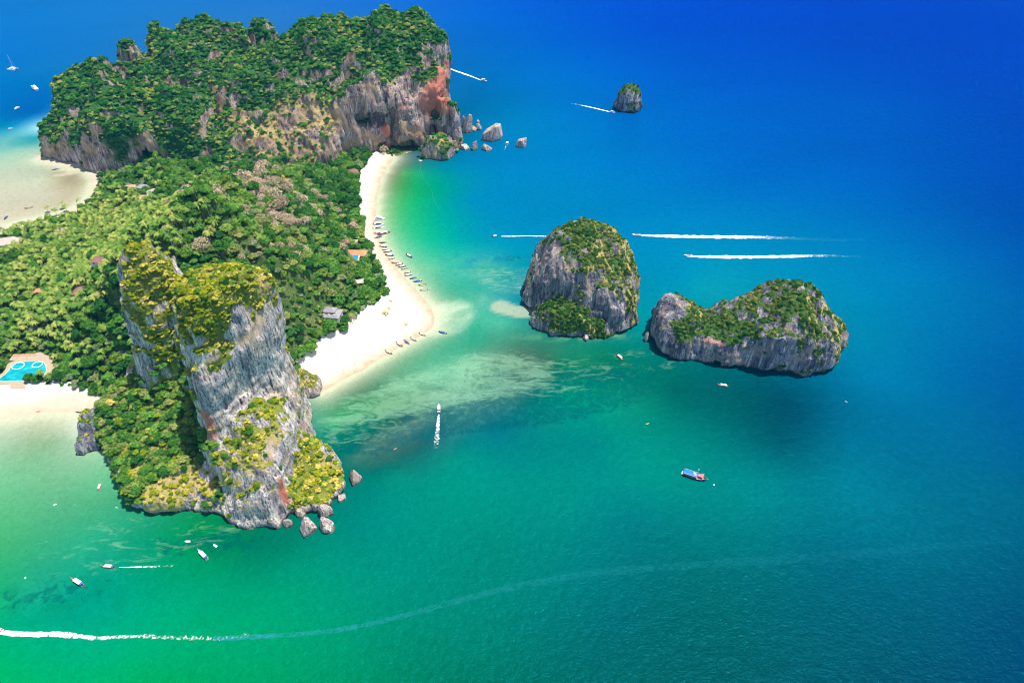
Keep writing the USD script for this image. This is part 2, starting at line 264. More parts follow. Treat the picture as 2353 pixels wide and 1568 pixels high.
DAMP = M('damp_beach_sand', {'g': ('geometry', {}), 'n': ('noise_texture', {'scale': 0.1, 'detail': 6.0, 'roughness': 0.65, 'distortion': 0.6}), 'n2': ('noise_texture', {'scale': 1.0, 'detail': 3.0}), 's': ('separate_xyz', {}), 'h': ('math', {'math_type': 'multiply_add', 'value2': 1.2, 'value3': -0.6}), 'sc': ('math', {'math_type': 'divide', 'value2': 3.2}), 'hh': ('math', {'math_type': 'add'}),
                             'r': ('rgb_ramp', {'ramp': [(0.0, (0.44, 0.38, 0.28)), (0.4, (0.54, 0.45, 0.34)), (0.7, (0.62, 0.53, 0.43)), (1.0, (0.76, 0.68, 0.60))]}), 'b': ('bump', {'strength': 0.4, 'distance': 0.3}), 'p': ('principled_bsdf', {'roughness': 0.9, 'specular_ior_level': 0.1})},
         [('g.position', 'n.vector'), ('g.position', 'n2.vector'), ('g.position', 's.vector'), ('s.z', 'sc.value1'), ('n.fac', 'h.value1'), ('h.value', 'hh.value1'), ('sc.value', 'hh.value2'), ('hh.value', 'r.fac'), ('r.color', 'p.base_color'), ('n2.fac', 'b.height'), ('b.normal', 'p.normal')], 'p.BSDF')
gv = np.stack([gx, gy, ground], -1).reshape(-1, 3)
cell = lambda m: m[:-1, :-1]
nx, ny = gx.shape
taken = np.zeros((nx - 1, ny - 1), bool)
near_land = cell(sd_land > -70)
for key, name, label in (('main', 'beach', 'long white sand beach curving from the far cave cliff to a point in the turquoise water'),
                         ('left', 'beach', 'pale beige beach below the swimming pool at the left edge'),
                         ('bay', 'beach', 'narrow sand strip along the pale shallow bay at the upper left')):
    m = cell(ndimage.binary_dilation(beach_m[key], iterations=1)) & ~taken
    grow = ndimage.binary_dilation(m, iterations=9) & cell(sd_land < 1.0) & ~taken & near_land
    m = m | grow; taken |= m
    v, f, _ = sub(gv, grid_faces(m, nx, ny)); f = f
    tag(obj(name, (v, f), SAND if key == 'main' else DAMP, smooth=True), label, 'beach', kind='structure')
v, f, _ = sub(gv, grid_faces(near_land & ~taken, nx, ny))
tag(obj('forest_ground', (v, f), SOIL, smooth=True), 'dark earth and low growth beneath the forest of the peninsula', 'ground', kind='structure')

# ------------------------------------------------------------------ the sea: colours follow depth and seabed, with island shade and vignette painted in
SEA_COLOURS = [  # water points: seabed tone, plus painted island shade, reflection and darker corners
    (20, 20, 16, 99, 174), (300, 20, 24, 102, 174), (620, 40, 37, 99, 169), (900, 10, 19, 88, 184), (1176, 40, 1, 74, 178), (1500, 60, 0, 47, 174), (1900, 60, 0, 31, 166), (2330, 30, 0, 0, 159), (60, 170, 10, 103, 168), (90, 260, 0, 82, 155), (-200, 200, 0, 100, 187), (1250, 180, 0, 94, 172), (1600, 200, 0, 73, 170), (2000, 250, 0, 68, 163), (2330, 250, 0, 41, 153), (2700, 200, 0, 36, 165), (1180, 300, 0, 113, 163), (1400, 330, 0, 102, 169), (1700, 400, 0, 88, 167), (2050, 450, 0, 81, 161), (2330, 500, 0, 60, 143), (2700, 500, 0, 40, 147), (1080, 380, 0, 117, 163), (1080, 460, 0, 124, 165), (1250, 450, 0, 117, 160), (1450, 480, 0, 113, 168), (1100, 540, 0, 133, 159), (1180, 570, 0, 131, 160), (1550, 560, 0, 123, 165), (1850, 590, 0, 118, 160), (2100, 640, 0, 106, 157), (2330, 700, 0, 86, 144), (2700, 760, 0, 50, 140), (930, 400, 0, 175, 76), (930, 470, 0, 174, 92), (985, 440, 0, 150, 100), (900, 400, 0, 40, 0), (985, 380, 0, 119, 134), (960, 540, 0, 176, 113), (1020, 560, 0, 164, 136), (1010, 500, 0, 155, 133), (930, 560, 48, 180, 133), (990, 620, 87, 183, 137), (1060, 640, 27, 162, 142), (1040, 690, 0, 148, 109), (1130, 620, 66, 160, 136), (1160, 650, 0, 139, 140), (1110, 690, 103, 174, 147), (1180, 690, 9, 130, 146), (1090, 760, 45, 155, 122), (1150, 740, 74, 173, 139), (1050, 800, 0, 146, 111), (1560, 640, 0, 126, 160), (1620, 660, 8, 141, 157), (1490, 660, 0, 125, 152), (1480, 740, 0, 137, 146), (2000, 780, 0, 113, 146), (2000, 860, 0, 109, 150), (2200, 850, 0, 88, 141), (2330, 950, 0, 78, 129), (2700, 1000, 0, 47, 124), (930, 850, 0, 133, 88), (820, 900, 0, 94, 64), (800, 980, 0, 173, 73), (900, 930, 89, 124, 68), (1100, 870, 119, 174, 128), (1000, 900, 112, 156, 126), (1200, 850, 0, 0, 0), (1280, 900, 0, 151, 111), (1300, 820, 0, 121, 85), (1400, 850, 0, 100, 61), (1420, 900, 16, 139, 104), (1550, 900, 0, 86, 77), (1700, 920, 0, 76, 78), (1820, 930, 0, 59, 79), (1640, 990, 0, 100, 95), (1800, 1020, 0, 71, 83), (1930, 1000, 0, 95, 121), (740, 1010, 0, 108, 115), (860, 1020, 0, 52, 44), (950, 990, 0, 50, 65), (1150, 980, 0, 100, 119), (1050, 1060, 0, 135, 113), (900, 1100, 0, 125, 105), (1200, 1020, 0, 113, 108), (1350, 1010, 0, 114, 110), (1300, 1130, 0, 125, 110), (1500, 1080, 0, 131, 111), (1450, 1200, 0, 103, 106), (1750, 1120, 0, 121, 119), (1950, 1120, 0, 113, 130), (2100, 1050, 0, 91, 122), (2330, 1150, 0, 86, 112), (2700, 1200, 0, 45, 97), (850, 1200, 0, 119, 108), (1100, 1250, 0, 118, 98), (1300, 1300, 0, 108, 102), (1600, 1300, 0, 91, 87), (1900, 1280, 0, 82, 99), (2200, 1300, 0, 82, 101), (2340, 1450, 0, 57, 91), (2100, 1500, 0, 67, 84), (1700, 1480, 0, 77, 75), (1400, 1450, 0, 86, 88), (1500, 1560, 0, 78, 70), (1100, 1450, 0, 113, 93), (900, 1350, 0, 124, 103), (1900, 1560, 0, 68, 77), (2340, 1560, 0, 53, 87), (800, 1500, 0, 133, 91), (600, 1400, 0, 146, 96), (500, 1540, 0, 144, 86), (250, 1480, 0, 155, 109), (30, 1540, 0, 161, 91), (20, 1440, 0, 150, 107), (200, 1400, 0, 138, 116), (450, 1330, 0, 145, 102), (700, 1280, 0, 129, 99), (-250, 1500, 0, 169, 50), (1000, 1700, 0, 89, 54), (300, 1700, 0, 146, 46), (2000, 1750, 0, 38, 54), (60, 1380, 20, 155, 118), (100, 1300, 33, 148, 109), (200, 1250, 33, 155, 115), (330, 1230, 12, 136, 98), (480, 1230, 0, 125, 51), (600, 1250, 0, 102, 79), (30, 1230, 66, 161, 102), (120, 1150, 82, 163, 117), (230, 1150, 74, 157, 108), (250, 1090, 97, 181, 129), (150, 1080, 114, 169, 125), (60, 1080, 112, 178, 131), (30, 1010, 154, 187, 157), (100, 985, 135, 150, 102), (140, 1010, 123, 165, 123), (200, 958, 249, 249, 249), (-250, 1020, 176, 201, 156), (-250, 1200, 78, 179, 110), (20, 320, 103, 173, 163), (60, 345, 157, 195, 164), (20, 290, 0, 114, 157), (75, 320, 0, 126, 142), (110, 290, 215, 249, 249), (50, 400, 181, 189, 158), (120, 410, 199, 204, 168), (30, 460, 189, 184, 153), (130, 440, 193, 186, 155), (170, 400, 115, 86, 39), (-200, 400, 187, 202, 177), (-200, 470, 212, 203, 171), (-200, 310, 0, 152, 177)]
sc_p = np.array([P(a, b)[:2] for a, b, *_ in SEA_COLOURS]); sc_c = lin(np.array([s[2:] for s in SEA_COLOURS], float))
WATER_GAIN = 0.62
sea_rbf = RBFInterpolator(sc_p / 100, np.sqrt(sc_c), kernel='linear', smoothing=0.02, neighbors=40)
WX, WY = np.arange(-1200, 1700, 4.0), np.arange(40, 1960, 4.0)
coarse_x, coarse_y = np.arange(-1212, 1720, 20.0), np.arange(28, 1980, 20.0)
cx, cy = np.meshgrid(coarse_x, coarse_y, indexing='ij')
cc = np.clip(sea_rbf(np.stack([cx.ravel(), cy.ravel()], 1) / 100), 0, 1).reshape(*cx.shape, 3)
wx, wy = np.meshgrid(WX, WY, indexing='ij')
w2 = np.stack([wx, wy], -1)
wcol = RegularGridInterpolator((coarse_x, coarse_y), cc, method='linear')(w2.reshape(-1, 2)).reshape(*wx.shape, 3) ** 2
def bump2(px, py, rx, ry, ang=0.0):
    """A soft patch of seabed, centred where the photograph shows it; radii in metres."""
    c = P(px, py); dx, dy = wx - c[0], wy - c[1]; ca, sa = math.cos(ang), math.sin(ang)
    return np.exp(-(((dx * ca + dy * sa) / rx) ** 2 + ((-dx * sa + dy * ca) / ry) ** 2))
def wn(s, seed, oct=4, ax=1.0, ang=0.0):
    ca, sa = math.cos(ang), math.sin(ang); u, v = wx * ca + wy * sa, -wx * sa + wy * ca
    return meshkit.fbm(np.stack([u / (s * ax), v / s, u * 0 + seed * 7.3], -1), oct, seed)
sstep = lambda a, b, x: np.clip((x - a) / (b - a), 0, 1) ** 2 * (3 - 2 * np.clip((x - a) / (b - a), 0, 1))
def lay(mask, colour):
    global wcol
    wcol = wcol * (1 - mask[..., None]) + mask[..., None] * lin(colour)
reef = np.clip(bump2(1000, 900, 90, 40, 0.5) + bump2(860, 960, 45, 30, 0.6) + 0.6 * bump2(1130, 860, 40, 28), 0, 1)
lay(sstep(0.35, 0.65, wn(26, 3, 4, 2.2, 0.7)) * reef * 0.30, (170, 208, 172))
grass = np.clip(bump2(940, 985, 70, 16, 0.25) + bump2(1170, 965, 70, 16, 0.1) + bump2(1330, 900, 60, 22, 0.2) + bump2(1100, 950, 70, 14, .2) + bump2(850, 1010, 30, 20), 0, 1)
lay(sstep(0.35, 0.65, wn(20, 9, 4, 1.6, 0.3)) * grass * 0.35, (0, 100, 112))
sp = np.clip(bump2(1220, 880, 60, 28) + bump2(1330, 850, 60, 25) + bump2(1500, 820, 50, 22), 0, 1)
sb = np.clip(bump2(1130, 630, 42, 28) + bump2(1180, 660, 30, 20), 0, 1)
lay(sstep(0.35, 0.65, wn(18, 21, 4, 2.4, -0.2)) * sb * 0.3, (150, 200, 175))
lay(np.clip(bump2(1180, 592, 50, 10) + bump2(1060, 600, 26, 12), 0, 1) * sstep(0.4, 0.6, wn(9, 27, 4, 1.8)) * 0.55, (0, 125, 165))
spit = sstep(0.25, 0.8, bump2(1040, 715, 26, 24) + bump2(1010, 745, 24, 22))
lay(spit * (0.25 + 0.5 * sstep(0.35, 0.65, wn(16, 71, 4, 1.8, 0.6))), (205, 226, 196))
lay(sstep(0.3, 0.75, bump2(1172, 712, 20, 10, -0.15) + bump2(1150, 700, 9, 9) + bump2(1205, 718, 12, 8)) * 0.6, (202, 204, 170))
lay(np.clip(bump2(1300, 775, 45, 5) + bump2(1400, 770, 20, 4), 0, 1) * sstep(0.4, 0.55, wn(7, 31, 4)) * 0.45, (120, 180, 130))
weed = np.clip(bump2(330, 1240, 60, 22, 0.1) + bump2(190, 1280, 55, 26, 0.1) + bump2(420, 1225, 60, 10, 0.05), 0, 1)
lay(np.clip(bump2(520, 1250, 60, 14) + bump2(100, 1370, 60, 14, .1), 0, 1) * sstep(0.42, 0.62, wn(12, 43, 4)) * 0.45, (0, 112, 72))
lay(sstep(0.3, 0.8, bump2(135, 398, 30, 10) + bump2(155, 392, 12, 12)) * sstep(.35, .55, wn(12, 51, 3)) * 0.7, (226, 208, 172))
wsd = sd_at(w2.reshape(-1, 2)).reshape(wx.shape)
beach_far = RegularGridInterpolator((GX, GY), ndimage.distance_transform_edt(~any_beach) * GH, bounds_error=False, fill_value=400)(w2.reshape(-1, 2)).reshape(wx.shape)
shal = np.exp(-np.maximum(beach_far - 3, 0) / 11.0) * (beach_far < 80)
lay(shal * 0.9, (222, 224, 190))
tone = 0.92 + 0.16 * wn(60, 61, 4, 3.0, 0.3)
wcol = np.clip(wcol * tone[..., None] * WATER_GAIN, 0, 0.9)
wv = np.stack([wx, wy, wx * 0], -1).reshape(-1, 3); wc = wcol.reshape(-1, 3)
wf = grid_faces(np.ones((len(WX) - 1, len(WY) - 1), bool), len(WX), len(WY))
pale_m = np.clip(1.15 * reef * (1 - 0.4 * grass) + 0.75 * sb + 0.55 * weed + 0.55 * sp, 0, 1).ravel(); dark_m = np.clip(1.0 * grass + 0.5 * sp + 0.6 * bump2(1420, 900, 80, 30) + 0.8 * bump2(520, 1250, 60, 14) + 0.8 * bump2(100, 1370, 60, 14, .1) + 0.5 * reef + 0.8 * bump2(1180, 592, 50, 10) + 0.4 * sb + 0.3 * weed, 0, 1).ravel()
pad = lambda a: np.concatenate([a, np.zeros(len(rim) * 3)])
# the open sea beyond, out to the horizon, joined to the rim of the fine sheet
nX, nY = len(WX), len(WY); idx = np.arange(nX * nY).reshape(nX, nY)
rim = np.concatenate([idx[:, 0], idx[-1, 1:], idx[::-1, -1][1:], idx[0, ::-1][1:-1]])
rp = wv[rim]; ctr = np.array([wv[:, 0].mean(), wv[:, 1].mean(), 0]); rings, cols = [wv, ], [wc]; last = rim; off = len(wv); wf = [wf]
deep = lin((0, 82, 185)) * WATER_GAIN
for sca, mixd in ((1.35, 0.5), (3.0, 1.0), (40.0, 1.0)):
    nv = ctr + (rp - ctr) * sca; nc = wc[rim] * (1 - mixd) + deep * mixd; new = off + np.arange(len(rim))
    a, b = last, np.roll(last, -1); c, d = new, np.roll(new, -1)
    wf += [np.stack([a, c, d], 1), np.stack([a, d, b], 1)]; rings.append(nv); cols.append(nc); last = new; off += len(rim)
WATER = M('sea_water', {'a': ('attribute', {'attribute': 'bed'}), 'g': ('geometry', {}), 'n1': ('noise_texture', {'scale': 0.11, 'detail': 3.0, 'roughness': 0.6}), 'mp': ('mapping', {'scale': (0.28, 0.5, 1.0), 'rotation': (0, 0, 0.5)}),
                        'n2': ('noise_texture', {'scale': 1.0, 'detail': 4.0, 'roughness': 0.65, 'distortion': 0.4}), 'nb': ('noise_texture', {'scale': 0.22, 'detail': 5.0, 'roughness': 0.7, 'distortion': 1.0}),
                        'v': ('map_range', {'from_min': 0.3, 'from_max': 0.7, 'to_min': 0.88, 'to_max': 1.12}), 'c': ('combine_xyz', {}), 'm': ('mix_color', {'blend_type': 'multiply', 'fac': 1.0}),
                        'b1': ('bump', {'strength': 0.7, 'distance': 1.6}), 'b2': ('bump', {'strength': 0.8, 'distance': 0.8}),
                        'ap': ('attribute', {'attribute': 'pale'}), 'ad': ('attribute', {'attribute': 'weed'}), 'mpp': ('mapping', {'scale': (0.045, 0.13, 1.0), 'rotation': (0, 0, -0.62)}), 'np': ('noise_texture', {'scale': 1.0, 'detail': 7.0, 'roughness': 0.72, 'distortion': 1.0}), 'nd': ('noise_texture', {'scale': 0.16, 'detail': 6.0, 'roughness': 0.7, 'distortion': 0.8}),
                        'tp': ('math', {'math_type': 'multiply_add', 'value2': 0.42, 'value3': -0.80}), 'sp': ('math', {'math_type': 'add'}), 'fp': ('map_range', {'from_min': -0.04, 'from_max': 0.16, 'to_min': 0.0, 'to_max': 0.46, 'clamp': True}), 'mxp': ('mix_color', {'b': tuple(lin((150, 206, 166)) * WATER_GAIN)}),
                        'td': ('math', {'math_type': 'multiply_add', 'value2': 0.42, 'value3': -0.80}), 'sd': ('math', {'math_type': 'add'}), 'fd': ('map_range', {'from_min': 0.0, 'from_max': 0.12, 'to_min': 0.0, 'to_max': 0.55, 'clamp': True}), 'mxd': ('mix_color', {'b': tuple(lin((0, 88, 92)) * WATER_GAIN)}),
                        'df': ('diffuse_bsdf', {}), 'gl': ('glossy_bsdf', {'color': (0.03, 0.62, 0.95), 'roughness': 0.2}), 'fr': ('fresnel', {'IOR': 1.33}), 'frs': ('math', {'math_type': 'multiply', 'value2': 0.45}), 'p': ('mix_closure', {})},
          [('g.position', 'n1.vector'), ('g.position', 'mp.vector'), ('mp.vector', 'n2.vector'), ('g.position', 'nb.vector'), ('nb.fac', 'v.value'), ('v.result', 'c.x'), ('v.result', 'c.y'), ('v.result', 'c.z'), ('a.color', 'mxd.a'), ('g.position', 'mpp.vector'), ('mpp.vector', 'np.vector'), ('g.position', 'nd.vector'), ('ap.fac', 'tp.value1'), ('np.fac', 'sp.value1'), ('tp.value', 'sp.value2'), ('sp.value', 'fp.value'), ('ad.fac', 'td.value1'), ('nd.fac', 'sd.value1'), ('td.value', 'sd.value2'), ('sd.value', 'fd.value'), ('fd.result', 'mxd.fac'), ('mxd.result', 'mxp.a'), ('fp.result', 'mxp.fac'), ('mxp.result', 'm.a'), ('c.vector', 'm.b'),
           ('m.result', 'df.color'), ('n1.fac', 'b1.height'), ('n2.fac', 'b2.height'), ('b1.normal', 'b2.normal'), ('b2.normal', 'df.normal'), ('b2.normal', 'gl.normal'), ('b2.normal', 'fr.normal'), ('fr.fac', 'frs.value1'), ('frs.value', 'p.fac'), ('df.BSDF', 'p.closure1'), ('gl.BSDF', 'p.closure2')], 'p.closure')
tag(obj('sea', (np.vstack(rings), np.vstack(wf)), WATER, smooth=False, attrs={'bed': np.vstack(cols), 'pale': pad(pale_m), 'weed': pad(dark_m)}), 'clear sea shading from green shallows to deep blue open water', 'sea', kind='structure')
# ------------------------------------------------------------------ limestone: solids of height sheets and steep outlines, meshed by surface nets
def surface_nets(f, org, h):
    s = f < 0; n = f.shape
    c = np.zeros(tuple(k - 1 for k in n), np.int8)
    for d in np.ndindex(2, 2, 2): c += s[d[0]:n[0] - 1 + d[0], d[1]:n[1] - 1 + d[1], d[2]:n[2] - 1 + d[2]]
    I = np.stack(np.nonzero((c > 0) & (c < 8)), 1); idx = np.full(c.shape, -1, np.int64); idx[tuple(I.T)] = np.arange(len(I))
    acc, cnt = np.zeros((len(I), 3)), np.zeros(len(I))
    cor = {d: f[tuple((I + d).T)] for d in np.ndindex(2, 2, 2)}
    for d in np.ndindex(2, 2, 2):
        for ax in range(3):
            if d[ax] == 0:
                e = list(d); e[ax] = 1; a, b = cor[d], cor[tuple(e)]
                m = (a < 0) != (b < 0); t = np.where(m, a / np.where(m, a - b, 1), 0)
                p = np.tile(np.array(d, float), (len(I), 1)); p[:, ax] += t
                acc += p * m[:, None]; cnt += m
    v = (I + acc / cnt[:, None]) * h + org
    faces = []
    for ax in range(3):
        u, w = (ax + 1) % 3, (ax + 2) % 3
        sl0 = [slice(None)] * 3; sl1 = [slice(None)] * 3; sl0[ax] = slice(0, n[ax] - 1); sl1[ax] = slice(1, n[ax])
        E = np.stack(np.nonzero(s[tuple(sl0)] != s[tuple(sl1)]), 1)
        ok = (E[:, u] > 0) & (E[:, w] > 0) & (E[:, u] < n[u] - 1) & (E[:, w] < n[w] - 1); E = E[ok]
        q = []
        for du, dw in ((1, 1), (0, 1), (0, 0), (1, 0)):
            g = E.copy(); g[:, u] -= du; g[:, w] -= dw; q.append(idx[tuple(g.T)])
        q = np.stack(q, 1); flip = ~s[tuple(E.T)]; q[flip] = q[flip][:, ::-1]
        faces += [q[:, [0, 1, 2]], q[:, [0, 2, 3]]]
    return v, np.vstack(faces)

def smax(a, b, k): return 0.5 * (a + b + np.sqrt((a - b) ** 2 + k * k))
def smin(a, b, k): return -smax(-a, -b, k)
class Karst:
    def __init__(self, x0, x1, y0, y1, z1, h, z0=-4.0):
        self.h = h; self.ax = [np.arange(x0, x1 + h, h), np.arange(y0, y1 + h, h), np.arange(z0, z1 + h, h)]
        self.x, self.y = np.meshgrid(self.ax[0], self.ax[1], indexing='ij'); self.z = self.ax[2][None, None]
        self.f = np.full((len(self.ax[0]), len(self.ax[1]), len(self.ax[2])), 60.0)
    def add(self, g, k=6.0): self.f = smin(self.f, g, k)
    def prism(self, poly, ctrl, batter=0.03, k=9.0, join=6.0, notch=2.0, lean=0.0, bumpy=0.0):
        poly = shapely.Polygon(poly).buffer(0)
        m = inside(poly, self.x, self.y); sd = np.where(m, -ndimage.distance_transform_edt(m), ndimage.distance_transform_edt(~m)) * self.h
        sd = ndimage.gaussian_filter(sd, 3.0 / self.h)
        c = np.array([(*P(a, b, z)[:2], z) if len(t) == 0 else (a, b, z) for a, b, z, *t in ctrl])
        H = RBFInterpolator(c[:, :2], c[:, 2], kernel='linear', smoothing=0.5)(np.stack([self.x.ravel(), self.y.ravel()], 1)).reshape(self.x.shape)
        H = ndimage.gaussian_filter(np.clip(H, 1, c[:, 2].max() + 4), 2.5 / self.h)
        if bumpy: H = H + np.minimum(bumpy * (meshkit.fbm(np.stack([self.x / 70, self.y / 70, self.x * 0], -1), 3, 77) - 0.58), 5) * np.clip(H / 40, 0, 1) + 0.5 * bumpy * (0.22 - np.abs(meshkit.noise(np.stack([self.x / 36, self.y / 36, self.x * 0 + 3], -1), 78) - 0.5)) * np.clip(H / 40, 0, 1)
        gxx, gyy = np.gradient(H, self.h); steep = np.sqrt(1 + np.minimum(gxx ** 2 + gyy ** 2, 9))
        ins = batter * self.z + notch * np.exp(-((self.z - 0.5) / 2.2) ** 2)
        sd3 = np.stack([ndimage.shift(sd, (lean * z / self.h, 0), order=1, mode='nearest') for z in self.ax[2]], -1) if lean else sd[..., None]
        self.add(smax(sd3 + ins, (self.z - H[..., None]) / steep[..., None], k), join)
    def ball(self, c, r, join=6.0, p=2.0):
        q = (np.abs((self.x[..., None] - c[0]) / r[0]) ** p + np.abs((self.y[..., None] - c[1]) / r[1]) ** p + np.abs((self.z - c[2]) / r[2]) ** p) ** (1 / p)
        self.add((q - 1) * min(r), join)
    def cave(self, c, r, k=2.0):
        q = np.sqrt(((self.x[..., None] - c[0]) / r[0]) ** 2 + ((self.y[..., None] - c[1]) / r[1]) ** 2 + ((self.z - c[2]) / r[2]) ** 2)
        self.f = smax(self.f, -(q - 1) * min(r), k)
    def build(self, seed, amp=1.0):
        near = np.abs(self.f) < 18
        I = np.nonzero(near); p = np.stack([self.ax[k][I[k]] for k in range(3)], -1) + seed * 131.7
        a_ = 0.61; wob = (meshkit.noise(p / 23.0, seed + 11) - 0.5) * 9
        q = np.stack([p[:, 0] * math.cos(a_) - p[:, 1] * math.sin(a_) + wob, p[:, 0] * math.sin(a_) + p[:, 1] * math.cos(a_) + wob * 0.7, p[:, 2]], 1)
        n = (meshkit.fbm(q / (34, 34, 60), 3, seed) - 0.5) * 17 + (meshkit.fbm(q / (10, 10, 46), 3, seed + 7) - 0.5) * 9
        n += (np.abs(meshkit.noise(q / (5.2, 5.2, 60), seed + 3) - 0.5) - 0.25) * 7.0 + (meshkit.noise(q / (2.9, 2.9, 14), seed + 5) - 0.5) * 3.0 + (np.abs(meshkit.noise(q / (30, 30, 9), seed + 6) - 0.5) - 0.25) * 4.0
        self.f[I] += n * amp
        v, f = surface_nets(self.f, np.array([a[0] for a in self.ax]), self.h)
        m = trimesh.Trimesh(v, f, process=False); parts = trimesh.graph.connected_components(m.face_adjacency, min_len=40)
        keep = np.concatenate([c for c in parts if len(c) > 400]) if len(parts) else np.arange(len(f))
        u, inv = np.unique(f[keep], return_inverse=True); self.v, self.fc = v[u], inv.reshape(-1, 3)
        _, _, self.n = meshkit.arrays((self.v, self.fc), True)
        self.px, self.depth = to_px(self.v)
        return self
    def hit(self, px, py, tol=5.0):
        d = np.hypot(self.px[:, 0] - px, self.px[:, 1] - py); w = np.nonzero(d < tol)[0]
        return None if len(w) == 0 else self.v[w[np.argmin(self.depth[w])]]
    def blob(self, spots):
        """Sum of soft marks on the surface around the points seen at px, py; radii in metres (across, up)."""
        a = np.zeros(len(self.v))
        for px, py, r, s, *rz in spots:
            c = self.hit(px, py)
            if c is None: continue
            d = self.v - c; a += s * np.exp(-((d[:, 0] ** 2 + d[:, 1] ** 2) / r ** 2 + (d[:, 2] / (rz[0] if rz else r)) ** 2))
        return a
    def inside_at(self, p):
        k = RegularGridInterpolator(self.ax, self.f, bounds_error=False, fill_value=50.0); return k(p) < 0.5

# ---- the near tower with its second peak and the wooded foot that runs down to the water
T = Karst(-390, -110, 285, 555, 200, 1.5)
skirt = PP([(243, 1032), (268, 1070), (276, 1115), (298, 1160), (345, 1184), (420, 1172), (500, 1184), (560, 1210), (642, 1204), (655, 1180), (700, 1184), (745, 1176), (770, 1156), (796, 1120), (798, 1086), (776, 1058), (745, 1046), (722, 1020), (712, 985), (702, 955), (692, 925)]) + [(-205, 450), (-260, 480), (-330, 450), (-345, 400)]
T.prism(skirt, [(300, 1115, 14), (345, 1150, 12), (420, 1140, 14), (500, 1150, 18), (560, 1140, 25), (605, 1130, 28), (642, 1150, 20), (700, 1150, 9), (760, 1130, 8), (785, 1090, 12), (740, 1080, 14), (600, 1080, 24), (520, 1090, 24), (480, 1060, 27), (690, 1010, 22), (720, 1050, 18), (700, 1090, 15), (660, 1130, 9),
                (690, 1040, 18), (350, 1000, 28), (300, 1000, 17), (262, 1030, 8), (410, 960, 36), (350, 900, 40), (300, 920, 32), (-240, 400, 48, 1), (-290, 410, 46, 1), (-330, 400, 30, 1), (-300, 460, 50, 1), (-210, 440, 35, 1)], batter=0.25, k=5, notch=2.5)
T.prism(PP([(532, 1176), (552, 1209), (644, 1204), (662, 1172), (694, 1090), (716, 1005), (700, 958)]) + [(-185, 402), (-220, 400), (-236, 346)], [(556, 1150, 26), (600, 1138, 30), (642, 1140, 24), (590, 1095, 42), (645, 1090, 36), (545, 1080, 40), (590, 1045, 53), (660, 1040, 42), (535, 1010, 54), (590, 1000, 62), (665, 985, 50), (590, 935, 76), (694, 955, 40), (525, 950, 66), (-190, 395, 70, 1), (-225, 380, 80, 1)], batter=0.06, k=5, notch=2.5)
T.prism([(x - 10.5, y) for x, y in [(-215, 339), (-200, 351), (-185, 370), (-171, 393), (-172, 416), (-193, 442), (-224, 430), (-238, 402), (-232, 368)]], [(425, 728, 168), (450, 662, 172), (490, 636, 176), (540, 624, 177), (600, 640, 168), (640, 678, 152), (655, 712, 140), (540, 695, 164), (480, 700, 172), (600, 700, 152), (-230, 430, 152, 1), (-190, 440, 138, 1)], batter=0.025, k=9, notch=0, lean=0.067)
T.prism([(-306, 410), (-282, 404), (-262, 412), (-252, 440), (-264, 472), (-292, 476), (-316, 450)], [(-278, 432, 172, 1), (-266, 430, 166, 1), (-294, 432, 158, 1), (-305, 418, 135, 1), (-256, 450, 145, 1), (-285, 465, 138, 1), (-258, 416, 132, 1), (-276, 412, 148, 1)], batter=0.05, k=16, notch=0)
T.prism([(-262, 385), (-235, 400), (-230, 450), (-262, 470), (-282, 440)], [(-255, 430, 138, 1), (-240, 420, 146, 1), (-262, 400, 112, 1), (-250, 455, 120, 1)], batter=0.1, k=12, notch=0)
for cx_, cy_, cz_, r_ in ((-286, 503, 92, 11), (-270, 504, 94, 9), (-256, 502, 92, 8), (-247, 541, 90, 13), (-310, 500, 80, 10)): T.ball((cx_, cy_, cz_ - 10), (r_ * 1.3, r_ * 0.8, 16), 2)
T.cave((-250, 352, 46), (15, 15, 24), 5)
T.cave((-300, 384, 54), (16, 12, 16), 5)
T.build(3, 0.85)
# ---- the rounded island and its wooded skirt
I1 = Karst(-10, 160, 500, 690, 104, 1.6)
I1.prism(PP([(1206, 700), (1228, 722), (1275, 735), (1330, 745), (1390, 764), (1436, 770), (1464, 748)]) + [(136, 575), (133, 610), (118, 642), (88, 655), (50, 650), (22, 625), (13, 600)],
         [(1345, 503, 88), (1290, 516, 82), (1255, 547, 70), (1228, 598, 46), (1400, 522, 80), (1432, 560, 72), (1457, 620, 50), (1474, 690, 18), (1330, 580, 76), (1280, 580, 68), (1400, 600, 60), (1216, 640, 30), (60, 640, 60, 1), (110, 630, 55, 1)], batter=0.05, k=14, notch=3)
I1.ball(P(1302, 742, 0), (36, 24, 27), 5); I1.ball(P(1378, 758, 0), (13, 11, 13), 4)
I1.build(11, 0.95)
# ---- the long two-humped island
I2 = Karst(110, 350, 440, 600, 86, 1.6)
I2.prism(PP([(1502, 792), (1510, 815), (1548, 824), (1600, 830), (1640, 838), (1690, 843), (1780, 858), (1850, 862), (1903, 848), (1932, 800)]) + [(327, 535), (303, 562), (258, 570), (215, 556), (190, 552), (165, 570), (149, 562), (140, 535)],
         [(1497, 722, 31), (1540, 664, 49), (1575, 690, 37), (1610, 734, 20), (1648, 722, 26), (1700, 692, 40), (1742, 688, 41), (1775, 658, 58), (1820, 644, 68), (1860, 654, 66), (1890, 676, 58), (1922, 724, 40), (1937, 765, 20), (1545, 720, 38), (1700, 752, 33), (1820, 720, 57), (1620, 760, 26), (1760, 720, 46), (1900, 760, 30), (1490, 770, 14), (300, 566, 16, 1), (280, 572, 26, 1), (255, 575, 30, 1), (235, 566, 26, 1), (215, 562, 18, 1), (190, 556, 16, 1), (165, 576, 16, 1), (148, 566, 16, 1), (328, 540, 12, 1)], batter=0.0, k=9, notch=2.0)
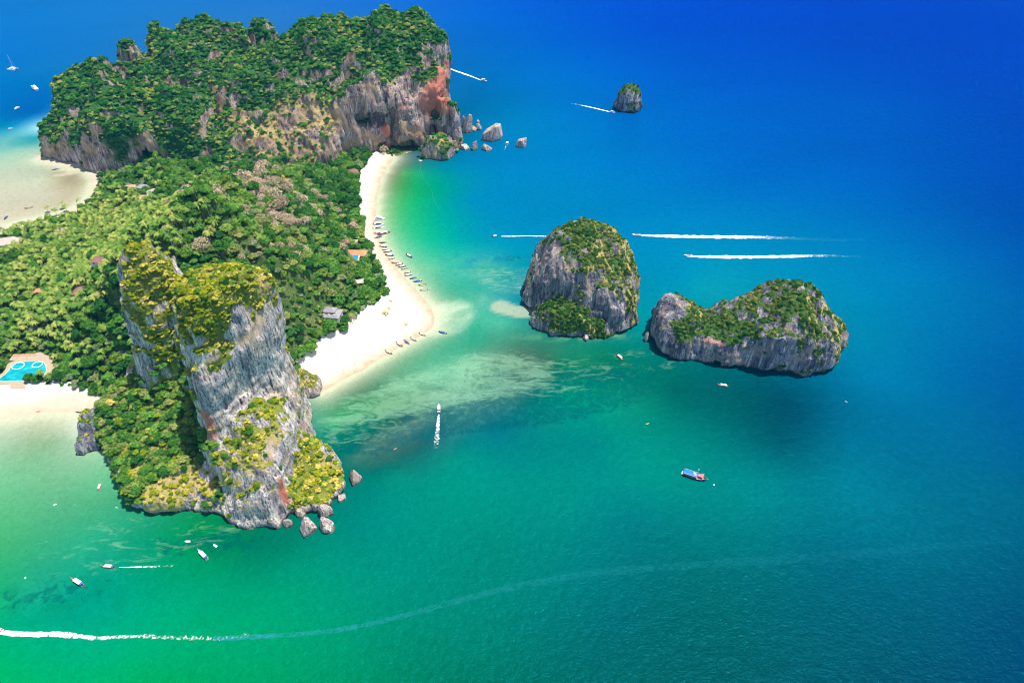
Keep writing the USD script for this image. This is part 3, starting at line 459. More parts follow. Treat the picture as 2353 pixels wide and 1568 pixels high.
I2.cave(P(1650, 836, 2), (7, 14, 6), 1.5)
I2.build(17, 0.95)
# ---- the small far islet
I3 = Karst(160, 235, 1080, 1150, 52, 1.4)
c = P(1447, 258, 0)
I3.ball((c[0] + 1, c[1] + 16, 15), (17, 15, 20), 4, 2.6); I3.ball((c[0] - 4, c[1] + 16, 6), (18, 15, 10), 4); I3.ball((c[0] + 3, c[1] + 18, 24), (13, 12, 13), 4)
I3.build(23, 0.55)
# ---- the great headland
A = Karst(-720, -50, 840, 1330, 182, 2.5)
A.prism(PP([(500, 398), (560, 398), (640, 397), (700, 400), (760, 392), (788, 364), (850, 353), (900, 351), (960, 345), (1012, 332), (1036, 302)]) + [(-92, 1045), (-112, 1085), (-150, 1125), (-230, 1140), (-300, 1130), (-350, 1125), (-400, 1100), (-430, 1010), (-425, 920)],
        [(640, 392, 6), (640, 330, 36), (700, 335, 34), (560, 335, 32), (510, 330, 25), (640, 250, 74), (560, 258, 68), (530, 185, 92), (510, 250, 55), (640, 150, 110), (620, 104, 124), (700, 92, 131), (740, 76, 138), (740, 150, 114), (740, 245, 84), (800, 52, 146), (800, 120, 128), (800, 205, 94), (850, 185, 102),
         (900, 182, 106), (900, 100, 134), (880, 52, 142), (850, 54, 142), (930, 40, 150), (970, 46, 150), (1000, 66, 143), (1020, 95, 133), (1038, 126, 117), (960, 120, 130), (990, 175, 111), (-150, 1125, 140, 1), (-260, 1130, 130, 1), (-380, 1080, 110, 1), (-420, 930, 45, 1)], batter=0.0, k=10, notch=3, bumpy=95)
A.prism(PP([(82, 362), (130, 368), (178, 380), (215, 396), (260, 400), (330, 396), (380, 394), (450, 392)]) + [(-420, 960), (-410, 1060), (-400, 1150), (-450, 1185), (-530, 1175), (-600, 1130), (-650, 1060), (-690, 1010)],
        [(84, 345, 6), (110, 320, 14), (125, 252, 64), (130, 215, 78), (200, 272, 72), (165, 176, 95), (300, 205, 80), (250, 232, 78), (255, 140, 96), (283, 122, 98), (350, 100, 98), (400, 150, 84), (430, 110, 92), (475, 80, 102), (540, 92, 98), (530, 120, 90), (450, 100, 96), (300, 262, 74), (240, 300, 60), (460, 180, 72), (480, 300, 32), (440, 330, 24), (-640, 1060, 62, 1), (-690, 1010, 30, 1), (-600, 1130, 78, 1), (-530, 1175, 88, 1), (-680, 980, 40, 1), (470, 260, 44), (430, 205, 62), (350, 222, 66), (495, 210, 60)], batter=0.0, k=10, notch=2, bumpy=125)
for px, py, z, r in ((358, 72, 114, 24), (425, 52, 120, 22), (470, 44, 122, 26), (530, 60, 114, 24), (588, 42, 120, 22), (606, 70, 110, 16), (285, 108, 108, 18), (170, 172, 94, 16)):
    z -= 9; q = P(px, py + 6, z); A.ball((q[0], q[1] + r * 0.5, z - 44), (r, r, 44), 3, 2.2)
A.ball((-463, 934, 0), (42, 44, 96), 4, 2.3); A.ball(P(250, 320, 30) + (0, 8, -30), (34, 30, 74), 4, 2.4); A.ball(P(560, 270, 40) + (0, 22, -40), (36, 34, 84), 5, 2.4)
A.ball((-92, 985, 0), (17, 20, 56), 5, 2.4); A.ball((-110, 948, 0), (22, 17, 29), 5, 2.2)
A.cave(P(893, 356, 2), (15, 18, 15), 3); A.cave(P(945, 348, 1) + (0, 4, 0), (32, 17, 12), 3); A.cave(P(355, 372, 8), (10, 18, 26), 4); A.cave(P(850, 268, 52) + (0, -3, 0), (30, 11, 14), 4); A.cave(P(905, 300, 30) + (0, -3, 0), (9, 9, 20), 4); A.cave(P(1000, 270, 40) + (0, -2, 0), (7, 8, 22), 3)
A.build(31, 1.0)
KARSTS = [T, I1, I2, I3, A]

def veg_noise(k, s, seed): return meshkit.fbm(k.v / s, 3, seed)
ss = sstep
# how much of each surface plants cover: the flatter the more, plus what the photograph shows
T.veg = ss(0.40, 0.9, T.n[:, 2]) * 0.85 + (veg_noise(T, 7.5, 5) - 0.5) * 2.7 + T.blob([
    (540, 640, 26, 1.4), (490, 630, 22, 1.3), (470, 660, 22, 1.0), (600, 650, 22, 0.9), (510, 800, 10, 1.1, 16), (500, 740, 9, 0.9, 12), (490, 850, 8, 1.0), (460, 745, 10, 0.7), (600, 750, 8, .5), (440, 690, 8, 0.6), (640, 730, 8, 0.5),
    (470, 775, 12, -0.9), (455, 725, 7, -0.5), (540, 715, 12, -0.7), (500, 730, 7, -0.5), (430, 830, 10, -0.6), (560, 780, 16, -0.5), (560, 720, 12, -0.6), (600, 850, 24, -1.0, 20), (560, 890, 22, -0.9), (470, 880, 12, -0.9), (530, 930, 12, -0.5), (600, 920, 8, 0.9), (620, 940, 10, 0.9), (590, 1010, 18, 0.45), (560, 1060, 18, 0.5), (690, 1010, 12, 0.6), (620, 1130, 7, -0.5), (540, 1100, 10, 0.4), (700, 1090, 16, 0.5), (760, 1080, 12, 0.5), (650, 1060, 10, -0.5), (620, 790, 20, -0.5),
    (600, 1180, 12, -1.2), (660, 700, 5, -1), (350, 620, 24, 0.9), (340, 750, 20, 0.7, 14), (320, 680, 12, 0.6), (390, 640, 14, 0.6), (370, 820, 14, 0.7), (300, 640, 10, 0.5), (390, 560, 12, 0.5), (445, 603, 12, -0.9), (480, 600, 12, -0.9), (560, 560, 9, -0.7), (430, 760, 14, 0.8, 20), (420, 860, 14, 0.8, 16), (310, 780, 8, -0.7), (440, 900, 14, 0.4), (420, 780, 12, 0.7), (400, 700, 12, 0.6), (740, 1090, 16, 0.7), (700, 1130, 12, 0.6), (400, 1100, 30, 0.6), (330, 1130, 20, 0.5), (300, 1000, 24, 0.8), (380, 950, 30, 0.8)])
T.dry = T.blob([(560, 1090, 16, 0.9), (470, 1110, 14, 1.2), (400, 1130, 16, 1.0), (335, 1140, 10, 1.0), (300, 1080, 8, 0.8), (280, 1040, 6, 1), (500, 1090, 10, 1.2), (610, 660, 10, 0.8), (640, 1000, 14, 0.6), (760, 1060, 12, 0.6)])
T.red = T.blob([(478, 985, 6, 1.0, 14), (470, 960, 4, 0.8, 8), (655, 1140, 6, 0.9, 12), (650, 1110, 4, 0.7, 8), (500, 1195, 20, 0.45, 4), (430, 1180, 20, 0.5, 4)])
I1.veg = ss(0.45, 0.9, I1.n[:, 2]) * 0.8 + (veg_noise(I1, 8, 6) - 0.5) * 2.4 + I1.blob([(1300, 730, 26, 1.0, 16), (1380, 760, 12, 0.9, 10), (1380, 590, 14, 0.9), (1430, 600, 10, 0.9, 20), (1445, 680, 8, 0.9, 20), (1345, 520, 20, 0.6), (1330, 660, 6, .8, 10), (1400, 660, 5, 0.7), (1260, 600, 18, -0.7), (1230, 660, 12, -0.9), (1290, 650, 14, -0.8), (1380, 680, 14, -0.7), (1400, 730, 12, -0.9), (1300, 570, 8, 0.3), (1370, 545, 6, -0.6)]) + 0.45 * ss(0.1, 0.6, I1.n[:, 0])
I1.dry = ss(0.2, 0.7, I1.n[:, 0]) * 0.6; I1.red = I1.blob([(1350, 615, 12, 0.5, 10), (1395, 650, 5, 0.9, 14)])
I2.veg = ss(0.45, 0.95, I2.n[:, 2]) * 0.75 + (veg_noise(I2, 7.5, 8) - 0.5) * 2.5 + I2.blob([(1620, 740, 18, 0.9), (1560, 760, 10, 0.8), (1700, 760, 16, 0.9), (1790, 700, 14, 0.8), (1860, 720, 10, 0.5), (1535, 695, 16, -1.2), (1600, 810, 25, -0.9, 6), (1720, 820, 20, -0.4, 8), (1840, 790, 10, 0.4), (1870, 760, 10, 0.3), (1720, 720, 8, -0.5), (1640, 790, 14, -0.9, 6)]) + 0.4 * ss(0.1, 0.6, I2.n[:, 0])
I2.dry = ss(0.2, 0.7, I2.n[:, 0]) * 0.7; I2.red = I2.blob([(1622, 780, 7, 0.6, 4), (1660, 785, 7, 0.55, 4)])
I3.veg = ss(0.3, 0.8, I3.n[:, 2]) * 1.0 + (veg_noise(I3, 7, 9) - 0.5) * 1.8 + 0.3; I3.dry = np.zeros(len(I3.v)); I3.red = np.zeros(len(I3.v))
A.veg = ss(0.15, 0.6, A.n[:, 2]) * 0.95 + (veg_noise(A, 16, 12) - 0.5) * 2.0 + 0.10 + A.blob([(820, 260, 40, -0.5), (930, 230, 28, -0.7), (1010, 220, 20, -1.2), (1025, 160, 16, -0.9), (900, 310, 34, -1.0), (970, 290, 24, -0.9), (840, 320, 24, -0.8), (215, 350, 18, -0.5), (150, 340, 14, -0.4), (180, 300, 20, 0.3), (250, 300, 16, 0.4), (510, 230, 16, -0.5), (345, 330, 10, -0.9), (640, 300, 40, -0.22), (720, 310, 40, -0.25), (1035, 270, 12, 0.5), (1040, 320, 8, -0.8), (240, 380, 12, -0.6), (280, 340, 22, 0.6), (300, 300, 20, 0.4), (400, 330, 26, 0.5), (420, 330, 24, 0.6), (450, 300, 20, 0.5), (590, 90, 10, -.3), (1000, 350, 10, -0.5)])
A.dry = A.blob([(660, 300, 50, 0.8), (760, 270, 40, 0.8), (600, 330, 30, 0.5), (540, 280, 24, 0.6), (880, 210, 30, 0.6), (720, 370, 20, 0.7), (800, 360, 14, 1.2), (1005, 330, 14, 0.9), (1025, 260, 10, 0.4), (960, 200, 20, 0.5)])
A.red = A.blob([(1005, 200, 14, 1.2, 26), (1022, 190, 14, 1.5, 30), (985, 240, 14, 0.8, 20), (930, 250, 14, 0.5, 18), (1030, 240, 10, 1.0, 20), (1000, 255, 10, 1.0, 16), (1028, 150, 8, 0.7, 14), (885, 300, 9, 1.2, 14), (890, 340, 8, 1.0, 10), (960, 300, 10, 0.5, 14), (830, 330, 12, 0.4), (350, 340, 8, 0.4, 16), (790, 350, 12, 0.35)])
INFO = [(T, 'limestone_tower', 'tower', 'tall pale grey limestone tower with yellow-green top and a second peak, in the left foreground', 'cliff'),
        (I1, 'limestone_island', 'island', 'rounded dome-shaped grey limestone island with a sandbank at its left foot', 'island'),
        (I2, 'limestone_island', 'island', 'long two-humped limestone island with a low saddle, rightmost in the bay', 'island'),
        (I3, 'limestone_island', 'island', 'small lone limestone islet far out in the blue water', 'island'),
        (A, 'limestone_headland', 'headland', 'great forested headland with a red and grey cave cliff at the far end of the beach', 'headland')]
for k, name, mat, label, cat in INFO:
    tag(obj(name, (k.v, k.fc), R[mat], smooth=False, attrs={'veg': np.clip(k.veg, -0.5, 1.5), 'red': np.clip(k.red, 0, 1), 'dry': np.clip(k.dry, 0, 1)}), label, cat, kind='structure')

# ------------------------------------------------------------------ plants
def leaf_cards(rng, centre_fn, n, size, jit=0.9):
    p, nr = centre_fn(n)
    nr = nr + rng.normal(0, jit * 0.5, nr.shape); nr /= np.linalg.norm(nr, axis=1, keepdims=True)
    t = np.cross(nr, rng.normal(size=nr.shape)); t /= np.linalg.norm(t, axis=1, keepdims=True); b = np.cross(nr, t)
    s = size * rng.uniform(0.6, 1.3, (n, 1)); w = s * rng.uniform(0.6, 1.0, (n, 1))
    v = np.stack([p - t * s, p - b * w, p + t * s + nr * s * 0.25, p + b * w], 1).reshape(-1, 3)
    a = np.arange(n) * 4; f = np.vstack([np.stack([a, a + 1, a + 2], 1), np.stack([a, a + 2, a + 3], 1)])
    return trimesh.Trimesh(v, f, process=False)
def crown_mesh(seed, rx=1.0, rz=0.8, lobes=7, n=300, size=0.125, base=0.55, core=0.80):
    """Crown of radius about 1 standing on z = 0: lumps of leaves over a darker inner mass, open and uneven outside."""
    rng = np.random.default_rng(seed)
    L = [np.array([0, 0, base + rz * 0.45, 0.55])]
    for i in range(lobes):
        a = 2 * math.pi * (i + rng.uniform(-0.3, 0.3)) / lobes; r = rx * rng.uniform(0.38, 0.66)
        L.append(np.array([r * math.cos(a), r * math.sin(a), base + rz * rng.uniform(-0.05, 0.38), rng.uniform(0.30, 0.46)]))
    L = np.array(L)
    def pts(n):
        k = rng.choice(len(L), n, p=L[:, 3] ** 2 / (L[:, 3] ** 2).sum()); d = rng.normal(size=(n, 3)); d[:, 2] = np.abs(d[:, 2]) * 1.1 - 0.25
        d /= np.linalg.norm(d, axis=1, keepdims=True)
        return L[k, :3] + d * L[k, 3:4] * rng.uniform(0.85, 1.12, (n, 1)) * [1, 1, rz], d
    cards = leaf_cards(rng, pts, n, size)
    cores = []
    for l in L:
        s = trimesh.creation.icosphere(1, l[3] * core); s.vertices = s.vertices * (1, 1, rz) * (1 + rng.uniform(-0.18, 0.18, (len(s.vertices), 1))) + l[:3]; cores.append(s)
    return join(cards, *cores)
def bare_crown(seed):
    rng = np.random.default_rng(seed)
    def pts(n):
        d = rng.normal(size=(n, 3)); d[:, 2] = np.abs(d[:, 2]) * 1.0 - 0.1; d /= np.linalg.norm(d, axis=1, keepdims=True)
        lump = 0.8 + 0.35 * meshkit.noise(d * 2.2 + seed * 3.1, seed)[:, None]
        return d * lump * rng.uniform(0.75, 1.0, (n, 1)) * (1, 1, 0.8) + (0, 0, 0.75), d
    cards = leaf_cards(rng, pts, 230, 0.10, 2.0)
    br = []
    for i in range(12):
        a = rng.uniform(0, 6.283); r = rng.uniform(0.35, 0.8); top = np.array([r * math.cos(a), r * math.sin(a), rng.uniform(0.85, 1.4)])
        br.append(tube([[0, 0, 0.5], top * (0.5, 0.5, 0.75) + (0, 0, 0.1), top], [0.05, 0.03, 0.012], 4, False))
    return join(cards, *br)
def trunk_mesh(h=0.75, r=0.06, lean=0.05): return tube([[0, 0, -0.35], [lean, 0, h * 0.5], [lean * 0.5, lean, h]], [r * 1.3, r, r * 0.6], 6)
def palm_meshes(seed):
    """Palm of height 1 unit = 1 m: trunk and a rosette of arched fronds."""
    rng = np.random.default_rng(seed); H = rng.uniform(6.5, 9.0); lean = rng.uniform(-0.8, 0.8, 2)
    zz = np.linspace(-0.5, H, 6); tr = tube(np.stack([lean[0] * (zz / H) ** 2, lean[1] * (zz / H) ** 2, zz], 1), np.linspace(0.24, 0.13, 6), 6)
    fr = []
    for i in range(17):
        a = i * 2.399 + rng.uniform(-0.2, 0.2); up = rng.uniform(-0.15, 0.9); Lf = rng.uniform(3.4, 4.6)
        s = np.linspace(0, 1, 6); rr = Lf * (s * (0.95 - 0.12 * up)); z = Lf * (up * s - (0.55 + 0.35 * up) * s ** 2)
        w = 0.62 * np.sin(np.pi * np.clip(s * 0.92 + 0.08, 0, 1)) ** 0.7; w[-1] = 0.04
        dr = np.array([math.cos(a), math.sin(a)]); sd = np.array([-dr[1], dr[0]])
        mid = np.stack([dr[0] * rr, dr[1] * rr, z], 1) + (lean[0], lean[1], H)
        off = np.stack([sd[0] * w, sd[1] * w, -0.45 * w], 1)
        v = np.vstack([mid, mid + off, mid - off]); f = []
        for k in range(5): f += [[k, k + 1, 7 + k], [k, 7 + k, 6 + k], [k, 12 + k, 13 + k], [k, 13 + k, k + 1]]
        fr.append(trimesh.Trimesh(v, np.array(f), process=False))
    return tr, join(*fr)
CROWNS = [crown_mesh(100 + i, 1.0, 0.62 + 0.1 * (i % 3), 6 + i % 3) for i in range(6)]
SHRUBS = [crown_mesh(200 + i, 1.0, 0.75, 5, 80, 0.26, 0.15) for i in range(4)]
GRASS = [crown_mesh(300 + i, 1.0, 0.55, 6, 110, 0.2, 0.05, 0.7) for i in range(2)]
BARES = [bare_crown(400 + i) for i in range(3)]
PALMS = [palm_meshes(500 + i) for i in range(4)]

def instancer(name, protos, pos, idx, scale, rotz, label, cat):
    path = path_for(name); pi = UsdGeom.PointInstancer.Define(stage, path); paths = []
    for i, (nm, m, mat) in enumerate(protos):
        pth = f'{path}/prototypes/{nm}_{i:03d}'
        usdkit.mesh(stage, pth, m, mat); paths.append(pth)
    pi.CreatePrototypesRel().SetTargets([Sdf.Path(p) for p in paths])
    n = len(pos); q = np.stack([np.cos(rotz / 2), np.zeros(n), np.zeros(n), np.sin(rotz / 2)], 1)
    pi.CreatePositionsAttr(Vt.Vec3fArray.FromNumpy(np.asarray(pos, np.float32)))
    pi.CreateProtoIndicesAttr(Vt.IntArray.FromNumpy(np.asarray(idx, np.int32)))
    pi.CreateScalesAttr(Vt.Vec3fArray.FromNumpy(np.asarray(scale, np.float32)))
    pi.CreateOrientationsAttr(Vt.QuathArray([Gf.Quath(float(a), 0, 0, float(b)) for a, _, _, b in q]))
    return tag(pi.GetPrim(), label, cat, kind='stuff')

def scatter_on(k, seed, per_m2, thr=0.5):
    rng = np.random.default_rng(seed); tri = k.v[k.fc]; ar = np.linalg.norm(np.cross(tri[:, 1] - tri[:, 0], tri[:, 2] - tri[:, 0]), axis=1) / 2
    veg = k.veg[k.fc].mean(1); p = ar * (veg > thr - 0.12); n = int(p.sum() * per_m2)
    t = rng.choice(len(p), n, p=p / p.sum()); w = rng.dirichlet((1, 1, 1), n)
    pos = (tri[t] * w[..., None]).sum(1); vv = veg[t]; ok = (rng.random(n) < np.clip((vv - thr) / 0.35 + 0.35, 0, 1)) & (pos[:, 2] > 2.5)
    return pos[ok], k.n[k.fc[t, 0]][ok], np.clip(vv[ok], 0, 1.4), k.dry[k.fc[t, 0]][ok], rng
VEG_INFO = [(T, 'cliff_shrubs', 'tower', 0.13, (0.9, 3.6), 'yellow-green shrubs and dry grass growing over the foreground tower'),
            (I1, 'cliff_shrubs', 'island', 0.16, (1.0, 2.7), 'green shrubs growing over the rounded dome island'),
            (I2, 'cliff_shrubs', 'island', 0.16, (1.0, 2.7), 'green shrubs and pale dry grass growing over the two-humped island'),
            (I3, 'cliff_shrubs', 'island', 0.085, (0.9, 2.2), 'dark shrubs on the small lone islet'),
            (A, 'cliff_forest', 'headland', 0.060, (2.2, 5.0), 'dense green forest covering the great headland')]
for s, (k, name, mat, dens, (s0, s1), label) in enumerate(VEG_INFO):
    pos, nn, vv, dry, rng = scatter_on(k, 40 + s, dens, 0.42)
    if k is T:
        m_ = ~((pos[:, 0] < -222) & (pos[:, 1] < 425) & (pos[:, 2] < 75)); pos, nn, vv, dry = pos[m_], nn[m_], vv[m_], dry[m_]
    n = len(pos); protos = [('shrub', m, F[mat]) for m in SHRUBS] + [('tree', m, F[mat]) for m in CROWNS[:3]] + [('dry_grass', m, F['dry']) for m in GRASS] + [('olive_shrub', m, F['olive']) for m in SHRUBS[:2]] + [('green_tree', CROWNS[3], F['mid']), ('dark_tree', CROWNS[4], F['dark'])]
    isdry = rng.random(n) < np.clip(dry * 0.75 + 0.05, 0, 0.85); tree = rng.random(n) < (0.65 if mat == 'headland' else 0.4)
    idx = np.where(isdry, np.where(rng.random(n) < 0.6, rng.integers(7, 9, n), rng.integers(9, 11, n)), np.where(tree, rng.integers(4, 7, n), rng.integers(0, 4, n)))
    idx = np.where((rng.random(n) < (0.10 if mat != 'headland' else 0.16)) & ~isdry, rng.integers(11, 13, n), idx); sc = (s0 + (s1 - s0) * rng.random(n) ** 1.6) * (0.65 + 0.35 * np.clip(vv, 0, 1)) * np.where(isdry, 0.62, 1.0); sc3 = np.stack([sc, sc, sc * rng.uniform(0.7, 1.1, n) * np.where(isdry, 0.6, 1)], 1)
    pos = pos - nn * (sc * 0.25)[:, None] - (0, 0, 0) + np.array([0, 0, -0.1])
    instancer(name, protos, pos, idx, sc3, rng.uniform(0, 6.283, n), label, 'vegetation')

# the wooded foot left of the tower carries full-grown trees
k = T; keep_veg = T.veg.copy(); T.veg = np.where((T.v[:, 0] < -218) & (T.v[:, 1] < 425) & (T.v[:, 2] < 78) & (T.v[:, 2] > 3), np.clip(T.n[:, 2] * 1.6, 0, 1.2) - T.dry * 0.35, 0)
pos, nn, vv, dry, rng = scatter_on(T, 57, 0.075, 0.45); n = len(pos); kinds_ = ['mid', 'dark', 'bright', 'olive', 'tower']
sel = np.where(dry > 0.45, 4, rng.choice(5, n, p=[0.34, 0.3, 0.12, 0.16, 0.08])); sc = rng.uniform(2.0, 5.2, n) * np.where(dry > 0.45, 0.5, 1.0)
instancer('hillside_forest', [(f'{q}_tree', m, F[q]) for q in kinds_ for m in CROWNS[:4]], pos - (0, 0, 0.8), sel * 4 + rng.integers(0, 4, n), np.stack([sc, sc, sc * rng.uniform(0.7, 1.0, n)], 1), rng.uniform(0, 6.283, n), 'broadleaf forest on the slope at the left foot of the tower', 'forest')
T.veg = keep_veg
# ------------------------------------------------------------------ houses and clearings (where the photograph shows them)
HOUSES = [  # px, py, length, depth, wall height, roof colour, turn, label, storeys
    (190, 662, 17, 13, 3.4, 'red_brown', 0.15, 'red-brown hipped roof house in the middle of the palm forest'),
    (246, 617, 20, 9, 3.2, 'red_brown', -0.05, 'long reddish roof house beside the left flank of the tower'),
    (298, 430, 20, 15, 3.6, 'tan', 0.25, 'tan hipped roof house below the forested headland'),
    (326, 426, 13, 10, 3.4, 'grey', -0.3, 'small grey roof house beside the tan roof below the headland'),
    (360, 437, 24, 14, 3.4, 'pale', 0.5, 'pale broad roof house below the forested headland'),
    (326, 452, 10, 12, 3.0, 'tan', 0.1, 'little tan roof house in front of the tan hipped roof'),
    (14, 552, 26, 16, 4.5, 'pale', 0.35, 'white house with pale roof at the left edge of the picture'),
    (86, 664, 8, 6, 2.6, 'orange', 0.4, 'tiny orange roof hut among the left palms'),
    (816, 578, 24, 11, 3.4, 'orange', -0.08, 'long orange tiled roof house behind the main beach'),
    (790, 552, 10, 7, 3.0, 'red_brown', 0.1, 'small red-brown roof house uphill behind the beach houses'),
    (806, 552, 13, 8, 3.0, 'tan', -0.15, 'tan roof house behind the long orange roof'),
    (820, 644, 12, 6, 2.8, 'pale', 0.2, 'small pale roof house near the beach trees'),
    (811, 391, 12, 11, 2.8, 'red_brown', 0.3, 'reddish thatched hut at the far end of the beach'),
    (745, 652, 19, 13, 4.2, 'grey', -0.1, 'grey two-tiered pavilion with dormers in the forest behind the beach')]
house_xy = []
def hip_roof(L, D, z, h, over=0.9):
    a, b = L / 2 + over, D / 2 + over; r = max(a - b, 0.6); t = 0.22
    v = np.array([[-a, -b, z], [a, -b, z], [a, b, z], [-a, b, z], [-r, 0, z + h], [r, 0, z + h], [-a, -b, z - t], [a, -b, z - t], [a, b, z - t], [-a, b, z - t]])
    f = [[0, 1, 5], [0, 5, 4], [1, 2, 5], [2, 3, 4], [2, 4, 5], [3, 0, 4], [6, 8, 7], [6, 9, 8], [0, 6, 7], [0, 7, 1], [1, 7, 8], [1, 8, 2], [2, 8, 9], [2, 9, 3], [3, 9, 6], [3, 6, 0]]
    return trimesh.Trimesh(v, np.array(f), process=False)
for px, py, L, D, wh, col, rot, label in HOUSES:
    p = P(px, py, 6.0); g = float(ground_at(p[:2]))
    for _ in range(3): p = P(px, py, g + wh + 1.5); g = float(ground_at(p[:2]))
    house_xy.append((p[0], p[1], max(L, D) * 0.5))
    t = thing('house' if 'pavilion' not in label else 'pavilion', label, 'house' if 'pavilion' not in label else 'pavilion', (p[0], p[1], g), rot)
    obj('wall', box(-L / 2, L / 2, -D / 2, D / 2, -2.5, wh), PLASTER, t)
    rh = D * 0.32
    rf = obj('roof', hip_roof(L, D, wh + 0.1, rh), TILE[col], t)
    obj('ridge_cap', tube([[-max(L / 2 - D / 2, 0.6), 0, wh + 0.1 + rh], [max(L / 2 - D / 2, 0.6), 0, wh + 0.1 + rh]], 0.22, 6), TILE[col], rf)
    for i in range(max(2, int(L / 5))):
        x = -L / 2 + (i + 0.5) * L / max(2, int(L / 5)); w = obj('window', box(x - 0.8, x + 0.8, -D / 2 - 0.06, -D / 2 - 0.004, 0.9, 2.3), GLASS, t)
    obj('door', box(L / 2 + 0.004, L / 2 + 0.07, -0.6, 0.6, 0, 2.2), WOOD, t)
    if 'pavilion' in label:
        obj('upper_wall', box(-L * 0.28, L * 0.28, -D * 0.26, D * 0.26, wh + 1.2, wh + 4.4), PLASTER, t)
        obj('upper_roof', hip_roof(L * 0.56, D * 0.52, wh + 4.45, 2.8, 0.8), TILE[col], t)
        for x in (-5, 0, 5):
            dm = obj('dormer', box(x - 0.9, x + 0.9, -D / 2 + 0.8, -D / 2 + 3.0, wh + 0.7, wh + 2.2), PLASTER, t)
            obj('dormer_roof', hip_roof(2.0, 2.4, wh + 2.25, 0.9, 0.25), TILE[col], dm)

# ---- the resort pool near the left edge
pool_out = PP([c6(*q) for q in [(-60, 300), (0, 288), (35, 262), (62, 236), (78, 196), (118, 182), (175, 178), (215, 176), (250, 172), (285, 182), (302, 204), (306, 240), (292, 262), (240, 262), (195, 270), (160, 292), (150, 306), (80, 306), (0, 304), (-60, 305)]], 4.2)
pool_poly = shapely.Polygon(pool_out).buffer(2.5).buffer(-2.5); pool_c = np.array(pool_poly.centroid.coords[0])
deck_poly = pool_poly.buffer(3.2).union(shapely.Polygon(PP([c6(*q) for q in [(70, 165), (90, 132), (160, 130), (230, 128), (262, 116), (330, 152), (345, 185), (378, 205), (366, 258), (345, 255), (340, 200), (300, 180)]], 4.2))).union(shapely.Polygon(PP([c6(*q) for q in [(75, 300), (150, 300), (160, 345), (75, 345)]], 4.2))).buffer(1.0)
def slab(poly, z0, z1):
    m = trimesh.creation.extrude_polygon(poly, z1 - z0, engine='earcut'); m.apply_translation((0, 0, z0)); return m
TILES_DECK = plain('pool_deck_stone', (0.42, 0.32, 0.23), 0.9, 0.1, 0.15, 0.5); POOLWATER = M('pool_water', {'g': ('geometry', {}), 'n': ('noise_texture', {'scale': 0.18, 'detail': 4.0}), 'r': ('rgb_ramp', {'ramp': [(0.35, (0.0, 0.25, 0.30)), (0.6, (0.01, 0.36, 0.40)), (0.7, (0.05, 0.45, 0.46))]}), 'n2': ('noise_texture', {'scale': 1.2, 'detail': 2.0}), 'b': ('bump', {'strength': 0.2, 'distance': 0.2}), 'p': ('principled_bsdf', {'roughness': 0.1, 'ior': 1.33})},
    [('g.position', 'n.vector'), ('g.position', 'n2.vector'), ('n2.fac', 'b.height'), ('b.normal', 'p.normal'), ('n.fac', 'r.fac'), ('r.color', 'p.base_color')], 'p.BSDF')
pt = thing('swimming_pool', 'large turquoise swimming pool with two round basins on a tan deck above the left beach', 'swimming pool')
coping = pool_poly.buffer(0.9)
obj('pool_deck', slab(deck_poly.difference(coping), 1.0, POOLG), TILES_DECK, pt)
obj('coping', slab(coping.difference(pool_poly), 1.0, POOLG + 0.15), plain('pool_coping', (0.5, 0.44, 0.36), 0.7), pt)
obj('pool_water', slab(pool_poly, 1.0, POOLG - 0.15), POOLWATER, pt)
for (x, y), (rx, ry) in (((120, 205), (40, 24)), ((248, 196), (33, 21))):
    ctr = P(*c6(x, y), POOLG); e = P(*c6(x + rx, y), POOLG); n_ = P(*c6(x, y - ry), POOLG)
    el = shapely.affinity.scale(shapely.Point(ctr[0], ctr[1]).buffer(1.0, 32), abs(e[0] - ctr[0]), abs(n_[1] - ctr[1]))
    bs = obj('round_basin', slab(el.difference(el.buffer(-0.7)), 1.5, POOLG + 0.12), WHITE, pt)
    obj('basin_water', slab(el.buffer(-0.7), 1.5, POOLG - 0.05), POOLWATER, bs)
for i in range(9):
    q = P(*c6(95 + 17 * i, 140 - 1.2 * i), POOLG)
    t = thing('sun_lounger', 'orange sun lounger in the row along the back edge of the pool deck', 'sun lounger', (q[0], q[1], POOLG + 0.004), 0.05 * i, 1.0, group='sun loungers along the pool deck')
    obj('frame', join(*[box(x - 0.04, x + 0.04, y - 0.04, y + 0.04, 0, 0.3) for x in (-0.3, 0.3) for y in (-0.8, 0.8)], box(-0.35, 0.35, -1, 1, 0.3, 0.36)), PALEWOOD, t)
    obj('cushion', join(box(-0.33, 0.33, -1.0, 0.3, 0.362, 0.46), trimesh.Trimesh(*[np.array([[-.33, .3, .362], [.33, .3, .362], [.33, .95, .85], [-.33, .95, .85], [-.33, .3, .46], [.33, .3, .46], [.33, .9, .95], [-.33, .9, .95]]), np.array([[0, 2, 1], [0, 3, 2], [4, 5, 6], [4, 6, 7], [0, 1, 5], [0, 5, 4], [2, 3, 7], [2, 7, 6], [1, 2, 6], [1, 6, 5], [3, 0, 4], [3, 4, 7]])], process=False)), ORANGE, t)
# the little blue pool by the beach houses
q0 = P(817, 606, 4.0); g0 = float(ground_at(q0[:2])) + 0.5
sp_ = thing('swimming_pool', 'narrow bright blue pool between trees by the beach houses', 'swimming pool', (q0[0], q0[1], g0), 0.06)
obj('coping', join(box(-5.2, -4, -10, 10, -2, 0.3), box(4, 5.2, -10, 10, -2, 0.3), box(-4, 4, -10, -9, -2, 0.3), box(-4, 4, 9, 10, -2, 0.3)), PLASTER, sp_)
obj('pool_water', box(-3.99, 3.99, -8.99, 8.99, -2, 0.1), plain('blue_pool_water', (0.02, 0.22, 0.55), 0.1, 0.5, 0.2, 0.5), sp_)
house_xy += [(q0[0], q0[1], 10)]

